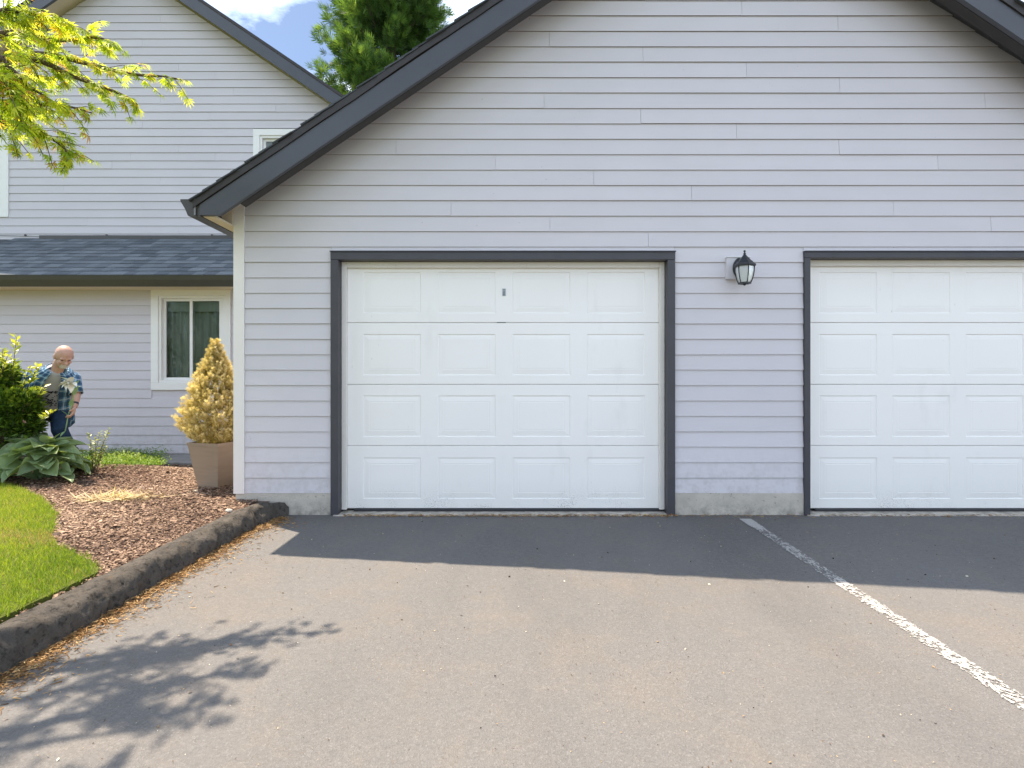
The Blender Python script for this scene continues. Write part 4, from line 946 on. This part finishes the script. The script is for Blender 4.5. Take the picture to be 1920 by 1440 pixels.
d = np.column_stack([RNG.normal(0, .35, (N, 2)), np.ones(N)]); rot = frames(d, None, 1.)
ln = RNG.uniform(.022, .05, N)*(1-.45*np.clip(dry, 0, 1)); wd = RNG.uniform(.0022, .0042, N); rot = rot*np.stack([wd, ln, ln], 1)[:, None, :]
isd = RNG.random(N) < dry*.8
zz = np.full(N, .146)
for m_, nm, lab in ((~isd, 'grass', 'short bright green lawn grass beside the kerb'), (isd, 'dry_grass', 'patch of dried tan grass within the green lawn')):
    tag(scatter(nm, GVt, GFt, np.column_stack([c[m_], zz[m_]]), rot[m_], 'grass' if nm == 'grass' else 'drygrass', None, RNG.random(m_.sum())*.8+.2*np.sin(c[m_, 0]*4+c[m_, 1]*3)), lab, 'grass', kind='stuff')
# dried clump of bulb leaves lying on the mulch
cp = ong(222, 938); cl = thing('dried_plant', 'clump of pale dried bulb leaves lying flat on the mulch', 'dried plant', (cp.x, cp.y, gz(cp.x, cp.y)))
N = 300; a = RNG.normal(.35, .7, N)+PI*(RNG.random(N) > .55); el = np.abs(RNG.normal(.02, .10, N)); el[:12] = RNG.uniform(.25, .8, 12)
d = np.stack([np.cos(a)*np.cos(el), np.sin(a)*np.cos(el)*.8, np.sin(el)], 1); rot = frames(d, RNG.normal(0, .4, N), 1.)*np.stack([RNG.uniform(.005, .010, N), RNG.uniform(.07, .20, N), RNG.uniform(.05, .12, N)], 1)[:, None, :]
pos = np.column_stack([RNG.normal(0, .15, N), RNG.normal(0, .07, N), RNG.uniform(.012, .03, N)])
scatter('dried_leaves', GVt, GFt, pos, rot, 'straw', cl, np.where(np.arange(N) < 12, .97, RNG.random(N)*.8))
# needle litter along the kerb foot and thresholds
yy = RNG.uniform(-3.6, -.12, 9000); off = RNG.exponential(.035, 9000)*(1+.7*np.sin(yy*4.3)**2); bend = np.maximum(0, (yy+.55)/.5)**2*.10
c = np.column_stack([KX+.0+bend+off, yy]); c2 = np.column_stack([RNG.uniform(LD[0]+.12, LD[1], 1500), -.055-RNG.exponential(.012, 1500)]); c3 = np.column_stack([RNG.uniform(LD[1], 5, 500), -.055-RNG.exponential(.02, 500)])
c = np.concatenate([c, c2, c3]); N = len(c); d = rdir(N, -.12, .15); rot = frames(d, None, 1.)*np.stack([RNG.uniform(.002, .006, N), RNG.uniform(.012, .04, N), RNG.uniform(.01, .02, N)], 1)[:, None, :]
tag(scatter('needle_litter', GVt, GFt, np.column_stack([c, .004+.022*RNG.random(N)*np.exp(-np.concatenate([off, np.full(2000, .02)])/.05)]), rot, 'needles', None), 'rusty needle litter gathered along the kerb foot and door sills', 'litter', kind='stuff')
c = RNG.uniform((-2.0, -3.2), (4.6, -.08), (2600, 2)); N = len(c); d = rdir(N, -.15, .2); big = RNG.random(N) > .93
rot = frames(d, None, 1.)*np.stack([np.where(big, .007, .003)*RNG.uniform(.6, 1.4, N), np.where(big, .018, .009)*RNG.uniform(.5, 1.6, N), RNG.uniform(.004, .01, N)], 1)[:, None, :]
tag(scatter('driveway_debris', CV, CF, np.column_stack([c, np.full(N, .004)]), rot, 'bits', None), 'tiny leaf crumbs and twigs scattered over the asphalt', 'debris', kind='stuff')
for (px_, py_) in ((428, 912), (340, 1004)):
    p = onz(px_, py_, .13)
v, f = ball((0, 0, .012), (.03, .022, .018), None, 5); v = [Vector(q)*(1+random.uniform(-.12, .12)) for q in v]
p = onz(429, 957, .14); o = ob('stone', v, f, 'foundation', None, False, (p.x, p.y, gz(p.x, p.y)+.01)); tag(o, 'small pale stone on the mulch near the kerb end', 'stone')

# ------------------------------------------------------------------ Japanese maple reaching in from the photo's left
mt = thing('maple_tree', 'yellow-green fine-leaved maple reaching in over the kerb from outside the photo', 'tree', (-4.7, -2.7, .13))
MT = Vector(mt.location)
def lobeleaf(n=7, w=.066):
    V, F = [], []
    for i in range(n):
        a = (i/(n-1)-.5)*2.9; l = 1-.42*abs(a)/1.45; d = np.array([math.sin(a), math.cos(a), -.18*abs(a)]); s = np.array([d[1], -d[0], 0])*w
        k = len(V); V += [np.zeros(3)-s*.15, d*l*.5+s, d*l-np.array([0, 0, .22*l]), d*l*.5-s]; F.append((k, k+1, k+2, k+3))
    return V, F
limbs, twigs = [], []                                # twigs: list of point lists carrying leaves
def bez(pts, n=10):
    pts = [Vector(p) for p in pts]; out = []
    for i in range(n+1):
        t = i/n*(len(pts)-1); k = min(int(t), len(pts)-2); u = t-k; p0, p1, p2, p3 = pts[max(0, k-1)], pts[k], pts[k+1], pts[min(len(pts)-1, k+2)]
        out.append(.5*((2*p1)+(p2-p0)*u+(2*p0-5*p1+4*p2-p3)*u*u+(3*p1-p0-3*p2+p3)*u**3))
    return out
fork = Vector((-4.55, -2.55, 1.5)); limbs.append((bez([MT+Vector((0, 0, -.1)), MT+Vector((.03, .05, .6)), fork], 8), (.085, .06)))
def at3(px_, py_, dep): return at(px_, py_, dep)
main = [  # boughs that reach into view, plus unseen ones added for the driveway shadow
    [fork, (-3.9, -2.2, 2.75), at3(-60, 110, 3.0), at3(70, 100, 3.1), at3(160, 118, 3.2), at3(240, 138, 3.25), at3(305, 143, 3.28), at3(352, 152, 3.28)],
    [fork, (-3.9, -2.3, 2.6), at3(-60, 110, 2.95), at3(60, 110, 3.0), at3(130, 140, 3.05), at3(185, 160, 3.1), at3(235, 180, 3.12), at3(258, 196, 3.12)],
    [fork, (-3.85, -2.4, 2.5), at3(-80, 170, 2.85), at3(0, 190, 2.9), at3(70, 195, 2.95), at3(130, 200, 3.0), at3(172, 212, 3.0)],
    [fork, (-3.8, -2.45, 2.45), at3(-80, 210, 2.8), at3(10, 230, 2.85), at3(75, 250, 2.9), at3(118, 275, 2.92), at3(128, 305, 2.92)],
    [fork, (-3.9, -2.5, 2.8), at3(-90, 60, 2.8), at3(30, 60, 2.85), at3(110, 75, 2.9), at3(180, 70, 2.95), at3(215, 82, 2.95)],
    [fork, (-3.7, -2.6, 2.8), at3(-60, 90, 2.6), at3(20, 130, 2.65), at3(60, 165, 2.7), at3(100, 190, 2.72)],
    [fork, (-3.7, -2.7, 2.7), at3(-80, 130, 2.55), at3(0, 150, 2.55), at3(30, 190, 2.6), at3(40, 235, 2.62)],
    [fork, (-3.9, -2.45, 2.9), (-3.4, -2.2, 3.3), (-3.0, -2.0, 3.42), (-2.65, -1.9, 3.45), (-2.38, -1.86, 3.38)],
    [fork, (-3.9, -2.6, 2.8), (-3.3, -2.4, 3.2), (-2.95, -2.3, 3.3), (-2.7, -2.2, 3.28), (-2.5, -2.15, 3.2)],
    [fork, (-3.9, -2.3, 2.8), (-3.4, -2.0, 3.1), (-3.1, -1.8, 3.2), (-2.9, -1.7, 3.15), (-2.75, -1.62, 3.05)],
    [fork, (-3.6, -2.7, 2.9), at3(-100, 30, 2.6), at3(10, 20, 2.65), at3(90, 30, 2.7), at3(140, 50, 2.75)]]
others = []
for i in range(11):
    a = PI*.55+i*2*PI/15+random.uniform(-.15, .15); r_ = random.uniform(1.0, 1.6); e = fork+Vector((math.cos(a)*r_*1.1, -abs(math.sin(a))*r_*.9 if i % 3 else math.sin(a)*r_*.35, random.uniform(.8, 1.7))); others.append([fork, fork.lerp(e, .5)+Vector((0, 0, .45)), e+Vector((0, 0, .12)), e+(e-fork).normalized()*.4-Vector((0, 0, .15))])
for pl_ in main+others:
    q = bez(pl_, 22); limbs.append((q, (.028, .003)))
    n0 = 7 if len(pl_) > 5 else 9
    for i in range(n0, len(q)):
        t = (i-n0)/(len(q)-n0)
        for r_ in range(3 if t < .45 else 2 if t < .75 else 1):
            if random.random() < .25: continue
            d = (q[min(i+1, len(q)-1)]-q[i-1]).normalized(); s = Vector((random.gauss(0, 1), random.gauss(0, 1), random.gauss(-.12, .45))); s = (s-d*s.dot(d)).normalized(); L_ = random.uniform(.08, .22)*(1.15-.75*t)
            twigs.append([q[i], q[i]+(d*.7+s*.75)*L_*.55, q[i]+(d*.8+s*.85)*L_-Vector((0, 0, .2*L_))])
    twigs.append(q[-7:])
tl_ = [(p, [a+(b_-a)*i/(len(p)-1) for i in range(len(p))]) for p, (a, b_) in limbs]
tl_ = [([v-MT for v in p], r_) for p, r_ in tl_]+[([v-MT for v in p], .0018) for p in twigs if len(p) == 3]
tubes('trunk', tl_[:1], 'bark', mt, 10); tubes('branches', tl_[1:], 'bark', mt, 5)
P, Dn, Rr = [], [], []
for p in twigs:
    for k in range(8 if len(p) == 3 else 16):
        u = random.random()*(len(p)-1); i = min(int(u), len(p)-2); q = p[i].lerp(p[i+1], u-i); d = (p[i+1]-p[i]).normalized()
        s = Vector((random.gauss(0, 1), random.gauss(0, 1), random.gauss(-.15, .3))); P.append(tuple(q-MT+s*.007)); Dn.append(tuple(d*.75+s*.45+Vector((0, 0, -.28)))); Rr.append(.42+.3*random.gauss(0, .8)+(.25 if random.random() < .12 else 0))
TV, TF = lobeleaf()
N = len(P); scatter('crown', TV, TF, P, frames(Dn, RNG.normal(0, .5, N), RNG.uniform(.034, .064, N)), 'maple', mt, np.clip(Rr, 0, 1))

# ------------------------------------------------------------------ conifer behind the roofs and the tree mirrored in the window
cy = thing('cypress_tree', 'tall green cypress rising behind the two roofs', 'tree', (-3.9, 12.5, 0))
tubes('trunk', [([(0, 0, -.1), (.05, 0, 5), (0, .05, 11), (0, 0, 17.5)], [.38, .28, .16, .02])], 'bark', cy, 10)
NB = 520; P, Dn, Rr, br = [], [], [], []
for i in range(NB):
    h = 2.2+15*random.random()**.85; a = random.uniform(0, 2*PI); L_ = (3.6*(1-(h/18.2))**.75+.15)*random.uniform(.72, 1.12); c_, s_ = math.cos(a), math.sin(a)
    p0 = Vector((0, 0, h)); p1 = Vector((c_*L_*.55, s_*L_*.55, h+L_*.10)); p2 = Vector((c_*L_, s_*L_, h+L_*.42)); br.append(([p0, p1, p2], [.03, .018, .004]))
    m_ = int(26+42*L_/3)
    for k in range(m_):
        t = .22+.78*random.random()**.7; q = p0.lerp(p1, t/.55) if t < .55 else p1.lerp(p2, (t-.55)/.45); w = .30*(1.12-t)+.05
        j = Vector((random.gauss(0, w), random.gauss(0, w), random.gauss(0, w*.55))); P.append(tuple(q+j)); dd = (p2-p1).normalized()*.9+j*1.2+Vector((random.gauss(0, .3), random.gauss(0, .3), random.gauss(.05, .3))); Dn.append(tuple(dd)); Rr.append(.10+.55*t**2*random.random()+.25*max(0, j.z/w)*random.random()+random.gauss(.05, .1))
TV, TF = tuft(13, .075, 1.0)
N = len(P); scatter('crown', TV, TF, P, frames(Dn, None, RNG.uniform(.16, .34, N)), 'cypress', cy, np.clip(Rr, 0, 1)); tubes('branches', br, 'bark', cy, 5)
bt = thing('broad_tree', 'broad leafy tree across the lot, seen only mirrored in the window', 'tree', (-18.5, -19.5, -.05))
tubes('trunk', [([(0, 0, -.1), (.1, 0, 1.5), (0, .1, 4), (.2, 0, 6.5)], [.28, .22, .15, .03])]+[([(0, 0, 1.8), (1.4*math.cos(a), 1.4*math.sin(a), 3.2), (2.8*math.cos(a), 2.8*math.sin(a), 4.4)], [.12, .08, .02]) for a in (0, 1.3, 2.5, 3.8, 5.1)], 'bark', bt)
P = []; Rr = []
for i in range(110):
    d = rdir(1, -.95, 1.)[0]; c_ = np.array([0, 0, 3.2])+d*np.array([5., 4.4, 3.2])*RNG.uniform(.5, 1.); n_ = 260; e = RNG.normal(0, .48, (n_, 3)); P.append(c_+e); Rr.append(.35+.3*e[:, 2]+RNG.normal(0, .15, n_))
P = np.concatenate(P); N = len(P); scatter('crown', LT, LF, P, frames(rdir(N), None, RNG.uniform(.10, .18, N)), 'tree', bt, np.clip(np.concatenate(Rr), 0, 1))
